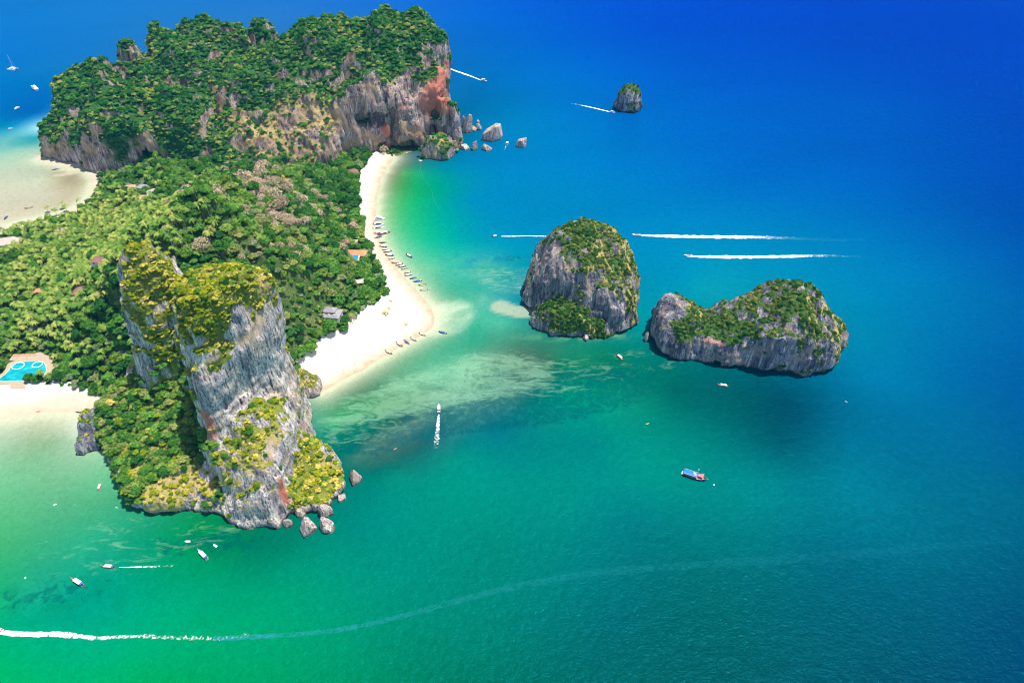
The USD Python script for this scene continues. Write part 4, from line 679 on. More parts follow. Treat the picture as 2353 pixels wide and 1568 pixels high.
# ------------------------------------------------------------------ the forest
from scipy.spatial import cKDTree
rng = np.random.default_rng(77)
def jitter_grid(x0, x1, y0, y1, s):
    X, Y = np.meshgrid(np.arange(x0, x1, s), np.arange(y0, y1, s)); X = X + (np.arange(X.shape[0])[:, None] % 2) * s * 0.5
    p = np.stack([X.ravel(), Y.ravel()], 1); return p + rng.uniform(-0.42 * s, 0.42 * s, p.shape)
def z_of(p): return ground_at(p)
def clear_of(p, z, low=False):
    ok = (beach_at(p) < 0.35) & (sd_at(p) > 4.0)
    sh = shapely.contains_xy(deck_poly.buffer(1.5), p[:, 0], p[:, 1]); ok &= ~sh
    for x, y, r in house_xy:
        if low: ok &= ~(np.hypot(p[:, 0] - x, p[:, 1] - y) < r * 0.8)
        else: ok &= ~((np.hypot((p[:, 0] - x), (p[:, 1] - y)) < r) | ((np.abs(p[:, 0] - x) < r * 0.8) & (p[:, 1] < y) & (p[:, 1] > y - r)))
    q = np.column_stack([p, z + 3.0])
    for k in KARSTS[:1] + KARSTS[4:]: ok &= ~k.inside_at(q)
    return ok
pts = jitter_grid(-1000, -100, 340, 960, 5.4); zz = z_of(pts); ok = clear_of(pts, zz); pts, zz = pts[ok], zz[ok]
px, depth = to_px(np.column_stack([pts, zz + 4]))
ok = (px[:, 0] > -260) & (px[:, 0] < 1100) & (px[:, 1] < 1250); pts, zz, px, depth = pts[ok], zz[ok], px[ok], depth[ok]
n = len(pts); q3 = np.column_stack([pts, zz * 0])
big, mid_ = meshkit.fbm(q3 / 70, 3, 21), meshkit.fbm(q3 / 26, 3, 33)
def near_px(cx, cy, rx, ry): return np.exp(-((px[:, 0] - cx) / rx) ** 2 - ((px[:, 1] - cy) / ry) ** 2)
# where kinds stand, surveyed from the photograph
palmy = np.clip(1.1 * near_px(120, 620, 200, 120) + 0.9 * near_px(350, 490, 160, 60) + 0.9 * near_px(130, 770, 150, 60) + 0.6 * near_px(200, 540, 180, 60) + 0.5 * near_px(50, 820, 80, 40), 0, 1)
barey = np.clip(0.8 * near_px(690, 480, 70, 45) + 0.6 * near_px(600, 430, 50, 30) + 0.5 * near_px(640, 540, 80, 40) + 0.35 * near_px(720, 570, 40, 50) + 0.25 * near_px(560, 510, 60, 40) + .3 * near_px(600, 620, 50, 40), 0, 1)
darky = np.clip(near_px(780, 480, 55, 80) + 0.8 * near_px(350, 870, 80, 60) + 0.7 * near_px(250, 700, 70, 90) + 0.5 * near_px(300, 960, 80, 80), 0, 1)
olivey = np.clip(0.8 * near_px(600, 560, 160, 80) + 0.6 * near_px(740, 700, 90, 60), 0, 1)
u = rng.random(n)
kind = np.full(n, 'mid', object)
kind[u < 0.30] = 'bright'; kind[(u > 0.80)] = 'dark'; kind[(u > 0.72) & (u <= 0.80)] = 'pale'
kind[(rng.random(n) < olivey * 0.6)] = 'olive'
kind[(rng.random(n) < darky * 0.75)] = 'dark'
kind[(rng.random(n) < palmy * 0.80 * (mid_ > 0.36))] = 'palm'
kind[(rng.random(n) < barey * 0.8 * (mid_ > 0.44)) | (rng.random(n) < 0.012)] = 'bare'
kind[(near_px(735, 735, 22, 10) > 0.5) | ((near_px(640, 410, 30, 10) > 0.6) & (rng.random(n) < .5)) | (near_px(590, 415, 35, 14) > 0.7)] = 'yellow'
ang = rng.uniform(0, 6.283, n); size = (2.2 + 4.9 * rng.random(n) ** 1.7) * (0.75 + 0.6 * big)
size[kind == 'bare'] *= 1.1; size[(kind == 'pale')] *= 0.85
size[sd_at(pts) < 14] *= 0.7
size *= np.where(rng.random(n) < 0.05, 1.45, 1.0)
size[kind == 'palm'] = rng.uniform(0.9, 1.35, (kind == 'palm').sum())
tall = np.where(kind == 'palm', 1.0, 0.75 + 0.8 * rng.random(n) ** 1.5)
lonely = [P(a, b, 5)[:2] for a, b in ((108, 480), (143, 472), (182, 462), (150, 478), (128, 488))]
# the trees one can pick out, by how large they show; those hidden behind rock come last
top_grid = np.full((len(GX), len(GY)), -9.0)
for k in (T, A):
    i = np.round((k.v[:, 0] - GX[0]) / GH).astype(int); j = np.round((k.v[:, 1] - GY[0]) / GH).astype(int); m = (i >= 0) & (i < len(GX)) & (j >= 0) & (j < len(GY)); np.maximum.at(top_grid, (i[m], j[m]), k.v[m, 2])
top_at = RegularGridInterpolator((GX, GY), top_grid, method='nearest', bounds_error=False, fill_value=-9)
def seen(p3):
    d = np.array([0, 0, CAM_H]) - p3; L = np.linalg.norm(d[:, :2], axis=1); ok = np.ones(len(p3), bool)
    for s in np.arange(6, 460, 4.0):
        q = p3 + d / L[:, None] * s; ok &= ~(top_at(q[:, :2]) > q[:, 2] + 1)
    return ok
vis = seen(np.column_stack([pts, zz + 6])) & (px[:, 0] > 0) & (px[:, 0] < 2352) & (px[:, 1] > 0) & (px[:, 1] < 1568)
score = np.where(kind == 'palm', 4.2 * size, size) / depth * 1000 * vis
MARKS = [(60, 850, 'around the big swimming pool'), (190, 662, 'around the red-brown hipped roof'), (246, 617, 'near the long reddish roof'), (14, 552, 'near the white house at the left edge'), (310, 430, 'by the tan and grey roofs below the headland'), (365, 440, 'by the pale broad roof below the headland'),
         (86, 664, 'around the tiny orange hut'), (150, 500, 'behind the sand of the upper left bay'), (400, 520, 'on the flat behind the second tower peak'), (300, 560, 'in the middle of the palm forest'), (200, 760, 'between the red-brown roof and the pool'), (330, 860, 'under the left wall of the second peak'), (330, 970, 'on the wooded foot left of the tower'), (190, 880, 'between the pool and the left beach'),
         (520, 520, 'on the ridge behind the tower top'), (620, 470, 'on the hill among the grey-pink trees'), (620, 410, 'at the base of the headland cliffs'), (790, 470, 'along the upper part of the white beach'), (790, 570, 'around the orange roof behind the beach'), (745, 652, 'around the grey pavilion'), (640, 600, 'on the slope right of the tower top'), (850, 660, 'at the edge of the sand below the boat row'), (740, 770, 'between the tower and the sandy point'), (460, 420, 'in the valley below the forest dome'), (100, 590, 'in the left part of the palm forest'), (20, 720, 'at the left edge below the white house'), (810, 400, 'around the thatched hut by the far beach end')]
mk = np.array([m[:2] for m in MARKS], float)
def zone(i): return MARKS[int(np.argmin(((mk - px[i]) ** 2).sum(1)))][2]
LOOK = {'mid': 'mid-green broadleaf tree', 'bright': 'bright green broadleaf tree', 'dark': 'dark green broadleaf tree', 'olive': 'olive green broadleaf tree', 'pale': 'pale green feathery tree', 'yellow': 'yellow-orange leaved tree', 'bare': 'grey-pink almost leafless tree', 'palm': 'coconut palm'}
broad = [i for i in np.argsort(-score) if kind[i] not in ('palm', 'bare')][:300]
palms_i = [i for i in np.argsort(-score) if kind[i] == 'palm'][:300]
bares_i = [i for i in np.argsort(-score) if kind[i] == 'bare'][:200]
protos = {}
def plant(i, name, cat):
    k = kind[i]; v = int(hsh('v', int(i)) * (4 if k == 'palm' else 3 if k == 'bare' else 6)); label = f'{LOOK[k]} {zone(i)}'; loc = (pts[i, 0], pts[i, 1], zz[i] - 0.2)
    if (k, v) in protos: return dup(protos[k, v], loc, ang[i], (size[i], size[i], size[i] * tall[i]), label, group=label)
    t = thing(name, label, cat, loc, ang[i], (size[i], size[i], size[i] * tall[i]), group=label); protos[k, v] = t
    if k == 'palm': obj('trunk', PALMS[v][0], PALE_BARK, t); obj('crown', PALMS[v][1], F['palm'], t)
    elif k == 'bare': obj('trunk', trunk_mesh(0.7, 0.05), PALE_BARK, t); obj('crown', BARES[v], F['bare'], t)
    else: obj('trunk', trunk_mesh(), BARK, t); obj('crown', CROWNS[v], F[k], t)
    return t
for i in broad: plant(i, 'broadleaf_tree', 'tree')
for i in palms_i: plant(i, 'palm_tree', 'palm tree')
for i in bares_i: plant(i, 'bare_tree', 'tree')
rest = np.ones(n, bool); rest[broad] = False; rest[palms_i] = False; rest[bares_i] = False
kinds = ['mid', 'bright', 'dark', 'olive', 'pale', 'yellow']
pr = [(f'{k}_tree', join(CROWNS[j], trunk_mesh()), F[k]) for k in kinds for j in range(3)]
R_ = np.nonzero(rest & (kind != 'palm') & (kind != 'bare'))[0]
ki = np.array([kinds.index(kind[i]) * 3 + int(hsh('r', int(i)) * 3) for i in R_])
instancer('forest', pr, np.column_stack([pts[R_], zz[R_] - 0.2]), ki, np.stack([size[R_], size[R_], size[R_] * tall[R_]], 1), ang[R_], 'broadleaf forest covering the peninsula between the tower and the headland', 'forest')
R_ = np.nonzero(rest & (kind == 'palm'))[0]
instancer('palm_grove', [('palm', join(*p), F['palm']) for p in PALMS], np.column_stack([pts[R_], zz[R_] - 0.2]), np.array([int(hsh('p', int(i)) * 4) for i in R_]), np.repeat(size[R_, None], 3, 1), ang[R_], 'grove of coconut palms on the flat land left of the tower', 'palm grove')
# low growth under and between the trees, and along the back of the beaches
up = jitter_grid(-1000, -100, 340, 960, 4.4); uz = z_of(up); ok = clear_of(up, uz, True); up, uz = up[ok], uz[ok]; upx, _ = to_px(np.column_stack([up, uz])); ok = (upx[:, 0] > -200) & (upx[:, 0] < 1100); up, uz, upx = up[ok], uz[ok], upx[ok]
uk = rng.random(len(up)); edge = sd_at(up)
ui = np.where(uk < 0.4, 0, np.where(uk < 0.62, 1, np.where(uk < 0.8, 2, np.where(uk < 0.93, 3, 4)))) * 2 + rng.integers(0, 2, len(up)); us = rng.uniform(0.9, 2.2, len(up))
instancer('undergrowth', [('bush', SHRUBS[j], F[k]) for k in ('mid', 'dark', 'dark', 'olive', 'bright') for j in range(2)], np.column_stack([up, uz - 0.2]), ui, np.repeat(us[:, None], 3, 1), rng.uniform(0, 6.283, len(up)), 'bushes and low growth under the trees and behind the beaches', 'undergrowth')
for j, (x, y) in enumerate(lonely):
    g = float(ground_at((x, y))); dup(protos['palm', j % 4], (x, y, max(g, 0.2)), j * 1.3, 1.0 + 0.05 * j, ['tallest coconut palm standing clear on the upper left sand', 'coconut palm leaning over the sand beside the bay', 'coconut palm nearest the dark headland trees on the bay sand', 'short coconut palm at the sand edge of the bay', 'coconut palm between two taller ones on the bay sand'][j])
# ------------------------------------------------------------------ rocks standing in the water
def scale_at(px, py): return (CAM_H / (SP + (py - 784) / 1568 * CP)) / 1568
def boulder_mesh(w, d, h, seed, lean=0.0):
    m = trimesh.creation.icosphere(4, 1.0); v = m.vertices.copy(); s = seed * 9.7
    v *= 0.80 + 0.55 * (meshkit.fbm(v * 1.1 + s, 3, seed))[:, None]
    v += m.vertices * (0.42 * (np.abs(meshkit.noise(v * (2.6, 2.6, 1.2) + s, seed + 1) - 0.5) - 0.25) + 0.22 * (meshkit.fbm(v * (6, 6, 3) + s, 2, seed + 2) - 0.5))[:, None]
    rng_ = np.random.default_rng(seed)
    for _ in range(13):                                              # broken faces
        nrm = rng_.normal(size=3); nrm[2] = abs(nrm[2]) * 0.7; nrm /= np.linalg.norm(nrm); dd = v @ nrm; v -= nrm * np.maximum(dd - rng_.uniform(0.50, 0.80), 0)[:, None] * 0.92
    v[:, 2] = np.where(v[:, 2] < 0, v[:, 2] * 0.4, v[:, 2]); under = np.exp(-((v[:, 2] - 0.05) / 0.10) ** 2) * 0.12; v[:, :2] *= (1 - under)[:, None]
    v = v * (w / 2, d / 2, h) ; v[:, 0] += lean * v[:, 2]
    return trimesh.Trimesh(v, m.faces, process=False)
BOULDERS = [  # px, waterline py, width px, height px, depth ratio, lean, label
    (1065, 297, 15, 26, 0.9, 0.1, 'pointed rock pinnacle standing closest behind the headland cape'),
    (1071, 312, 24, 36, 0.8, 0.25, 'tall leaning slab of rock beside the pinnacle off the cape'),
    (1086, 303, 18, 13, 0.9, 0.4, 'low tilted rock between the leaning slab and the dark rock'),
    (1101, 300, 18, 15, 0.9, -0.2, 'small dark rock right of the low tilted rock off the cape'),
    (1098, 282, 10, 6, 0.9, 0, 'tiny dark rock furthest out behind the cape rocks'),
    (1128, 328, 58, 32, 0.55, 0.1, 'largest loaf-shaped rock in the water off the cape'),
    (1198, 342, 32, 25, 0.7, 0.1, 'outermost rock off the cape, standing alone to the right'),
    (1068, 345, 28, 13, 0.8, 0, 'low flat rock touching the foot of the cape'),
    (1089, 347, 20, 19, 0.8, 0.1, 'small triangular rock in front of the largest rock'),
    (1119, 347, 32, 15, 0.7, 0, 'low rounded rock in front of the largest rock, right of the triangular one'),
    (818, 1112, 37, 33, 0.8, 0, 'lone boulder standing right of the tower foot'),
    (710, 1225, 46, 42, 0.8, 0, 'big rough boulder at the front of the tower foot'),
    (750, 1220, 46, 40, 0.8, 0, 'rough boulder touching the right of the big front boulder'),
    (663, 1212, 30, 30, 0.8, 0, 'small boulder beside the pale front face of the tower foot'),
    (752, 1187, 40, 38, 0.8, 0, 'dark boulder wedged behind the two front boulders'),
    (690, 1188, 30, 26, 0.8, 0, 'low boulder tucked under the shrubs of the tower foot'),
    (786, 1150, 24, 20, 0.8, 0, 'small boulder at the right waterline of the tower foot'),
    (1346, 783, 18, 18, 0.8, 0, 'little rock in front of the dome island skirt'),
    (1484, 784, 15, 18, 0.8, 0, 'dark stub of rock at the left tip of the two-humped island'),
    (440, 1140, 18, 18, 0.8, 0, 'grey rock knob among the dry grass on the tower foot') ]
for i, (px_, py_, w, h, dr, lean, label) in enumerate(BOULDERS):
    s = scale_at(px_, py_); p = P(px_, py_ - h * 0.22); z = 0.0
    if 'knob' in label: q = T.hit(px_, py_); p, z = q, q[2] - 2
    th = math.atan2(CAM_H, math.hypot(p[0], p[1])); W = w * s; H = max((h * s - W * dr * 0.45 * math.sin(th)) / math.cos(th), h * s * 0.62)
    m = boulder_mesh(W * 1.25, W * dr * 1.3, H * (1.25 if h > w or py_ < 400 else 1.0), 60 + i, lean)
    v, f, nn = meshkit.arrays(m, True); vg = np.clip((nn[:, 2] - 0.5) * 0.6 + (meshkit.fbm(v / 2.5 + i, 3, 9) - 0.5) * 1.0, 0, 1) * (1.0 if W > 9 else 0.3)
    t = thing('boulder', label, 'rock', (p[0], p[1], z)); obj('stone', m, R['boulder'], t, smooth=False, attrs={'veg': vg, 'dry': vg * 0, 'red': np.clip(0.6 - v[:, 2] / H, 0, 0.4) * 0.5})
LR = Karst(-360, -280, 330, 430, 36, 1.1)                      # the jagged outcrop at the end of the left beach
c = P(198, 1020); LR.ball((c[0] - 3, c[1] - 3, 0), (9, 8, 10), 2, 2.5); LR.ball((c[0] - 7, c[1] + 8, 2), (9, 9, 14), 2, 2.5); LR.ball((c[0] + 4, c[1] + 12, 2), (10, 9, 16), 2, 2.5); LR.ball((c[0] + 13, c[1] + 14, 2), (9, 10, 14), 2, 2.5); LR.ball((c[0] + 6, c[1], 0), (6, 6, 7), 2, 2.5)
LR.build(41, 0.8); LR.veg = ss(0.5, 0.95, LR.n[:, 2]) * 0.55 + (veg_noise(LR, 5, 2) - 0.5) * 1.2 + 0.15 * ss(8, 14, LR.v[:, 2]) - 0.1; LR.dry = np.zeros(len(LR.v))
BR = Karst(-200, -150, 430, 490, 34, 1.1)                      # the rock where the white beach meets the tower
c = P(712, 908); BR.ball((c[0] + 1, c[1] + 8, 2), (9, 10, 13), 3, 2.6); BR.ball((c[0] - 7, c[1] + 10, 4), (8, 9, 16), 3)
BR.build(43, 0.45); BR.veg = ss(0.35, 0.8, BR.n[:, 2]) * 0.9 + (veg_noise(BR, 5, 3) - 0.5); BR.dry = np.full(len(BR.v), 0.3)
for k, label, vl in ((LR, 'jagged grey rock outcrop at the right end of the left beach', 'bushes on the jagged outcrop by the left beach'), (BR, 'shrub-topped rock where the white beach meets the tower', 'bushes on the rock at the end of the white beach')):
    tag(obj('rock_outcrop', (k.v, k.fc), R['island' if k is LR else 'boulder'], smooth=False, attrs={'veg': np.clip(k.veg, -0.5, 1.5), 'red': k.v[:, 2] * 0, 'dry': k.dry}), label, 'rock', kind='structure')
    pos, nn, vv, dry, rg = scatter_on(k, 91, 0.12, 0.42); n_ = len(pos); sc = rg.uniform(0.8, 2.0, n_)
    instancer('outcrop_bushes', [('shrub', m, F['tower']) for m in SHRUBS], pos - nn * 0.3, rg.integers(0, 4, n_), np.repeat(sc[:, None], 3, 1), rg.uniform(0, 6.28, n_), vl, 'vegetation')

# ------------------------------------------------------------------ boats
def hull_mesh(L, B, H, bow_rise=0.5, stern_rise=0.15, bow_full=0.6, n=13, transom=0.75, inner=True):
    """Open hull, bow towards +x, waterline at z = 0: outside skin, gunwale and inside skin with a floor."""
    s = np.linspace(0, 1, n); x = -L / 2 + L * s
    w = B / 2 * np.where(s < bow_full, transom + (1 - transom) * np.sin(np.pi / 2 * np.clip(s / bow_full * 1.4, 0, 1)), np.cos(np.pi / 2 * np.clip((s - bow_full) / (1 - bow_full), 0, 1) ** 1.6))
    w = np.maximum(w, 0.03); sheer = H + bow_rise * np.clip((s - 0.55) / 0.45, 0, 1) ** 2.2 + stern_rise * np.clip((0.25 - s) / 0.25, 0, 1) ** 2
    keel = -0.35 + 0.55 * (sheer + 0.2) * np.clip((s - 0.8) / 0.2, 0, 1) ** 2; rings = []
    for i in range(n):
        a, k, h = w[i], keel[i], sheer[i]; t = min(0.08, a * 0.4); fl = max(k + 0.12, 0.15 if a > 0.2 else h - 0.1); fl = min(fl, h - 0.05)
        rings.append(np.array([[x[i], -a, h], [x[i], -a * 0.93, (h + k) * 0.5], [x[i], -a * 0.6, k + 0.08], [x[i], 0, k], [x[i], a * 0.6, k + 0.08], [x[i], a * 0.93, (h + k) * 0.5], [x[i], a, h],
                               [x[i], a - t, h], [x[i], (a - t) * 0.9, fl], [x[i], -(a - t) * 0.9, fl], [x[i], -a + t, h]]))
    m = loft(rings, close=True, caps=True); m.fix_normals() if False else None
    return m, x, w, sheer
def awning(x0, x1, w, z, arch=0.22, n=7, t=0.05):
    u = np.linspace(-1, 1, n); top = np.stack([u * w / 2, z + arch * (1 - u ** 2)], 1); bot = top - (0, t); ring = np.vstack([top, bot[::-1]])
    return loft([np.column_stack([np.full(len(ring), x), ring]) for x in (x0, (x0 + x1) / 2, x1)], close=True)
def ends(bow, stern): a, b = P(*bow), P(*stern); d = a - b; return (a + b) / 2, math.atan2(d[1], d[0]), math.hypot(d[0], d[1])
CLOTH = {'white': WHITE, 'cream': CREAM, 'blue': BLUE, 'teal': TEAL, 'pink': PINK}
HULLC = {'wood': WOOD, 'dark': DARKWOOD, 'red': RED, 'pink': PINK, 'pale': PALEWOOD, 'white': WHITE}
def longtail(hull, cloth, label, stern_cloth=None, tail=True):
    """Thai long-tailed boat, 10 m."""
    t = thing('longtail_boat', label, 'boat'); L = 10.0
    m, x, w, sh = hull_mesh(L, 2.3, 0.62, 1.35, 0.25, 0.5)
    h = obj('hull', m, HULLC[hull], t, smooth=35)
    obj('gunwale', join(*[tube([[x[i], sd * w[i], sh[i] + 0.03] for i in range(len(x))], 0.06, 5) for sd in (-1, 1)]), HULLC['pale' if hull != 'pale' else 'wood'], h)
    obj('floor_boards', box(-4.3, 2.6, -0.85, 0.85, 0.2, 0.27), PALEWOOD, t)
    for k in range(4): obj('bench', box(-2.6 + 1.5 * k, -2.25 + 1.5 * k, -0.95, 0.95, 0.42, 0.48), PALEWOOD, t)
    obj('stem_post', tube([[4.8, 0, 1.5], [5.15, 0, 2.1], [5.3, 0, 2.7]], [0.1, 0.09, 0.06], 6), HULLC[hull], t)
    obj('bow_ribbon', tube([[5.05, 0, 1.9], [5.1, 0.05, 2.1]], 0.16, 6), PINK, t)
    if cloth:
        c_ = obj('canopy', awning(-3.0, 2.2, 2.2, 1.85), CLOTH[cloth], t)
        for k in range(3):
            for sd in (-1, 1): obj('post', tube([[-2.8 + 2.4 * k, sd * 0.98, 0.5], [-2.8 + 2.4 * k, sd * 1.02, 1.84]], 0.035, 5), PALEWOOD, c_)
        if stern_cloth: obj('stern_awning', awning(-4.3, -3.05, 2.0, 1.78), CLOTH[stern_cloth], t)
    e = obj('engine', join(box(-5.0, -4.2, -0.32, 0.32, 0.75, 1.25), tube([[-4.6, 0, 0.3], [-4.6, 0, 0.8]], 0.12, 8), box(-4.85, -4.5, -0.2, 0.2, 1.25, 1.42)), METAL, t)
    if tail: obj('propeller_shaft', join(tube([[-5.0, 0, 0.95], [-8.0, 0, -0.15]], 0.05, 5), tube([[-4.3, 0.1, 1.2], [-3.3, 0.25, 1.35]], 0.035, 5)), METAL, e)
    return t
def speedboat(label, stripe=None, cabin=True, roof='white', L=11.0):
    t = thing('speedboat', label, 'speedboat')
    m, x, w, sh = hull_mesh(L, 3.0, 0.95, 0.45, 0.0, 0.45, transom=0.9)
    h = obj('hull', m, WHITE, t, smooth=35)
    if stripe: obj('stripe', join(*[tube([[x[i], sd * (w[i] + 0.01), sh[i] - 0.22] for i in range(0, 12)], 0.09, 4) for sd in (-1, 1)]), RED if stripe == 'red' else BLUE, h)
    fd = [[x[i], w[i]] for i in range(8, 13)]; poly = shapely.Polygon([(a, b - 0.06) for a, b in fd] + [(a, -b + 0.06) for a, b in fd[::-1]]).buffer(0)
    obj('foredeck', slab(poly, 0.9, 1.0), WHITE, t)
    obj('floor', box(-L / 2 + 0.2, 2.0, -1.15, 1.15, 0.28, 0.34), CREAM, t)
    for sd in (-1, 1): obj('seat', box(-3.2, 1.2, sd * 0.95 - 0.28, sd * 0.95 + 0.28, 0.345, 0.8), BLUE if stripe != 'red' else RED, t)
    if cabin:
        r_ = obj('roof', awning(-3.4, 1.6, 2.7, 2.5, 0.15, 7, 0.08), CLOTH[roof], t)
        for xx in (-3.2, -0.9, 1.4):
            for sd in (-1, 1): obj('post', tube([[xx, sd * 1.22, 0.9], [xx - 0.15, sd * 1.22, 2.5]], 0.05, 5), WHITE, r_)
    obj('windscreen', loft([np.array([[2.1, -1.1, 1.0], [2.4, 0, 1.0], [2.1, 1.1, 1.0]]), np.array([[1.5, -1.0, 1.9], [1.75, 0, 1.95], [1.5, 1.0, 1.9]])], caps=False), GLASS, t)
    for y in (-0.7, 0.0, 0.7): obj('outboard_motor', join(box(-L / 2 - 0.65, -L / 2 - 0.05, y - 0.22, y + 0.22, 0.7, 1.45), box(-L / 2 - 0.5, -L / 2 - 0.2, y - 0.1, y + 0.1, -0.4, 0.7)), METAL if stripe else NAVY, t)
    return t
def cruiser(label):
    t = thing('cabin_cruiser', label, 'boat'); m, x, w, sh = hull_mesh(14, 4.4, 1.5, 0.7, 0, 0.45, transom=0.9)
    obj('hull', m, WHITE, t, smooth=35)
    poly = shapely.Polygon([(x[i], w[i] - 0.08) for i in range(13)] + [(x[i], -w[i] + 0.08) for i in range(12, -1, -1)]).buffer(0); obj('deck', slab(poly, 1.3, 1.42), WHITE, t)
    cb_ = obj('cabin', slab(shapely.box(-4.2, -1.7, 2.8, 1.7).buffer(0.3), 1.424, 3.2), WHITE, t)
    for sd in (-1, 1): obj('window', box(-3.8, 2.4, sd * 2.003, sd * 2.03, 2.1, 2.8), GLASS, cb_)
    obj('windscreen', box(3.103, 3.14, -1.5, 1.5, 2.1, 2.9), GLASS, cb_)
    obj('upper_deck', slab(shapely.box(-4.6, -1.9, 2.2, 1.9).buffer(0.2), 3.2, 3.32), CREAM, t)
    rf = obj('hardtop', awning(-3.6, 0.8, 3.4, 5.0, 0.15, 7, 0.1), WHITE, t)
    for xx in (-3.4, 0.6):
        for sd in (-1, 1): obj('post', tube([[xx, sd * 1.5, 3.3], [xx, sd * 1.5, 5.0]], 0.06, 5), WHITE, rf)
    obj('swim_platform', box(-7.9, -6.98, -1.8, 1.8, 0.35, 0.5), PALEWOOD, t); return t
def catamaran(label):
    t = thing('sailing_catamaran', label, 'sailboat')
    for sd in (-1, 1):
        m, x, w, sh = hull_mesh(12, 1.5, 1.3, 0.25, 0, 0.4, transom=0.7); m.apply_translation((0, sd * 2.6, 0)); obj('hull', m, WHITE, t, smooth=35)
    obj('bridge_deck', slab(shapely.box(-4.6, -2.4, 2.6, 2.4).buffer(0.2), 0.9, 1.32), WHITE, t)
    c_ = obj('cabin', slab(shapely.box(-2.6, -1.7, 1.6, 1.7).buffer(0.5), 1.324, 2.3), WHITE, t); obj('window', slab(shapely.box(-1.5, -1.75, 1.7, 1.75).buffer(0.5).difference(shapely.box(-1.6, -1.72, 1.62, 1.72).buffer(0.48)), 1.7, 2.1), GLASS, c_)
    ms = obj('mast', tube([[0.9, 0, 2.3], [0.9, 0, 17]], [0.14, 0.08], 8), WHITE, t); obj('boom', join(tube([[0.9, 0, 3.4], [-4.6, 0, 3.6]], 0.1, 6), tube([[0.9, 0, 3.6], [-4.4, 0, 3.85]], [0.25, 0.14], 8)), BLUE, ms)
    obj('forestay', tube([[5.6, 0, 1.4], [0.9, 0, 16.6]], 0.03, 4), WHITE, ms); return t
def yacht(label):
    t = thing('motor_yacht', label, 'yacht'); m, x, w, sh = hull_mesh(13, 4.0, 1.5, 0.6, 0, 0.42, transom=0.85)
    obj('hull', m, WHITE, t, smooth=35); poly = shapely.Polygon([(x[i], w[i] - 0.08) for i in range(13)] + [(x[i], -w[i] + 0.08) for i in range(12, -1, -1)]).buffer(0); obj('deck', slab(poly, 1.3, 1.4), WHITE, t)
    c_ = obj('cabin', slab(shapely.box(-3.6, -1.3, 2.6, 1.3).buffer(0.35), 1.404, 2.9), WHITE, t); obj('window', slab(shapely.box(-3.2, -1.3, 2.7, 1.3).buffer(0.36).difference(shapely.box(-3.3, -1.3, 2.6, 1.3).buffer(0.33)), 2.0, 2.5), GLASS, c_)
    obj('flybridge', slab(shapely.box(-3.4, -1.1, 0.6, 1.1).buffer(0.2), 2.9, 3.5), CREAM, t); return t
def dinghy(label, col=WHITE, L=4.2):
    t = thing('dinghy', label, 'dinghy'); m, *_ = hull_mesh(L, 1.7, 0.5, 0.2, 0, 0.4, transom=0.85); obj('hull', m, col, t, smooth=35)
    for xx in (-0.9, 0.6): obj('bench', box(xx - 0.15, xx + 0.15, -0.68, 0.68, 0.3, 0.36), PALEWOOD, t)
    obj('motor', join(box(-L / 2 - 0.35, -L / 2 - 0.03, -0.15, 0.15, 0.45, 0.85), tube([[-L / 2 - 0.2, 0, -0.3], [-L / 2 - 0.2, 0, 0.5]], 0.07, 6)), METAL, t); return t
def kayak(label, col):
    t = thing('kayak', label, 'kayak'); L = 4.2; s = np.linspace(-1, 1, 13); rings = []
    for a in s:
        w = 0.42 * math.sqrt(max(1 - a * a, 0.004)) + 0.01; z0, z1 = -0.12 + 0.25 * a ** 4, 0.24 + 0.14 * a ** 4
        rings.append(np.array([[a * L / 2, w * math.cos(q), (z0 + z1) / 2 + (z1 - z0) / 2 * math.sin(q)] for q in np.linspace(0, 2 * math.pi, 10, endpoint=False)]))
    obj('hull', loft(rings, True), col, t, smooth=True)
    for xx in (-0.75, 0.55): obj('seat', box(xx - 0.2, xx + 0.2, -0.24, 0.24, 0.2, 0.36), DARKWOOD, t)
    obj('paddle', join(tube([[-0.2, -1.05, 0.45], [0.2, 1.05, 0.45]], 0.03, 5), box(-0.3, -0.05, -1.35, -1.0, 0.43, 0.47), box(0.05, 0.3, 1.0, 1.35, 0.43, 0.47)), YELLOW, t); return t
def moor(t, bow, stern, z=0.0, base=None, fix=None):
    c_, a, d = ends(bow, stern); g = max(float(ground_at(c_[:2])), 0.0) if c_[0] < -60 else 0.0
    xf(t, (c_[0], c_[1], z + g), a, fix or d / base); return t
def cb(x, y): return (0.9046 * (900 + x / 4.128), 0.9046 * (530 + y / 4.126))
ORD = ['topmost', 'second from the top', 'third from the top', 'fourth from the top', 'fifth from the top', 'sixth from the top', 'seventh from the top', 'eighth from the top', 'ninth from the top', 'tenth from the top', 'eleventh from the top', 'twelfth from the top', 'thirteenth from the top', 'fourteenth from the top', 'fifteenth from the top', 'sixteenth from the top', 'lowest']
ROW = [((200, 265), (292, 250), 'dark', 'cream', None), ((206, 318), (292, 290), 'pink', 'blue', 'blue'), ((255, 362), (340, 355), 'dark', 'teal', None), ((258, 396), (345, 406), 'wood', 'cream', 'blue'), ((285, 434), (352, 428), 'dark', 'white', None), ((298, 462), (396, 443), 'wood', 'white', 'teal'),
       ((316, 488), (416, 494), 'dark', 'cream', 'blue'), ((350, 536), (430, 518), 'pink', 'cream', None), ((383, 568), (470, 574), 'red', 'pink', None), ((425, 602), (510, 574), 'red', 'white', None), ((452, 617), (546, 604), 'wood', 'white', 'teal'), ((484, 640), (558, 622), 'dark', 'cream', None),
       ((515, 682), (598, 660), 'pink', 'white', None), ((520, 706), (610, 690), 'wood', 'white', 'cream'), ((575, 740), (654, 723), 'dark', 'blue', 'blue'), ((614, 770), (710, 756), 'dark', 'blue', 'cream'), ((666, 806), (756, 793), 'wood', None, None)]
made = {}
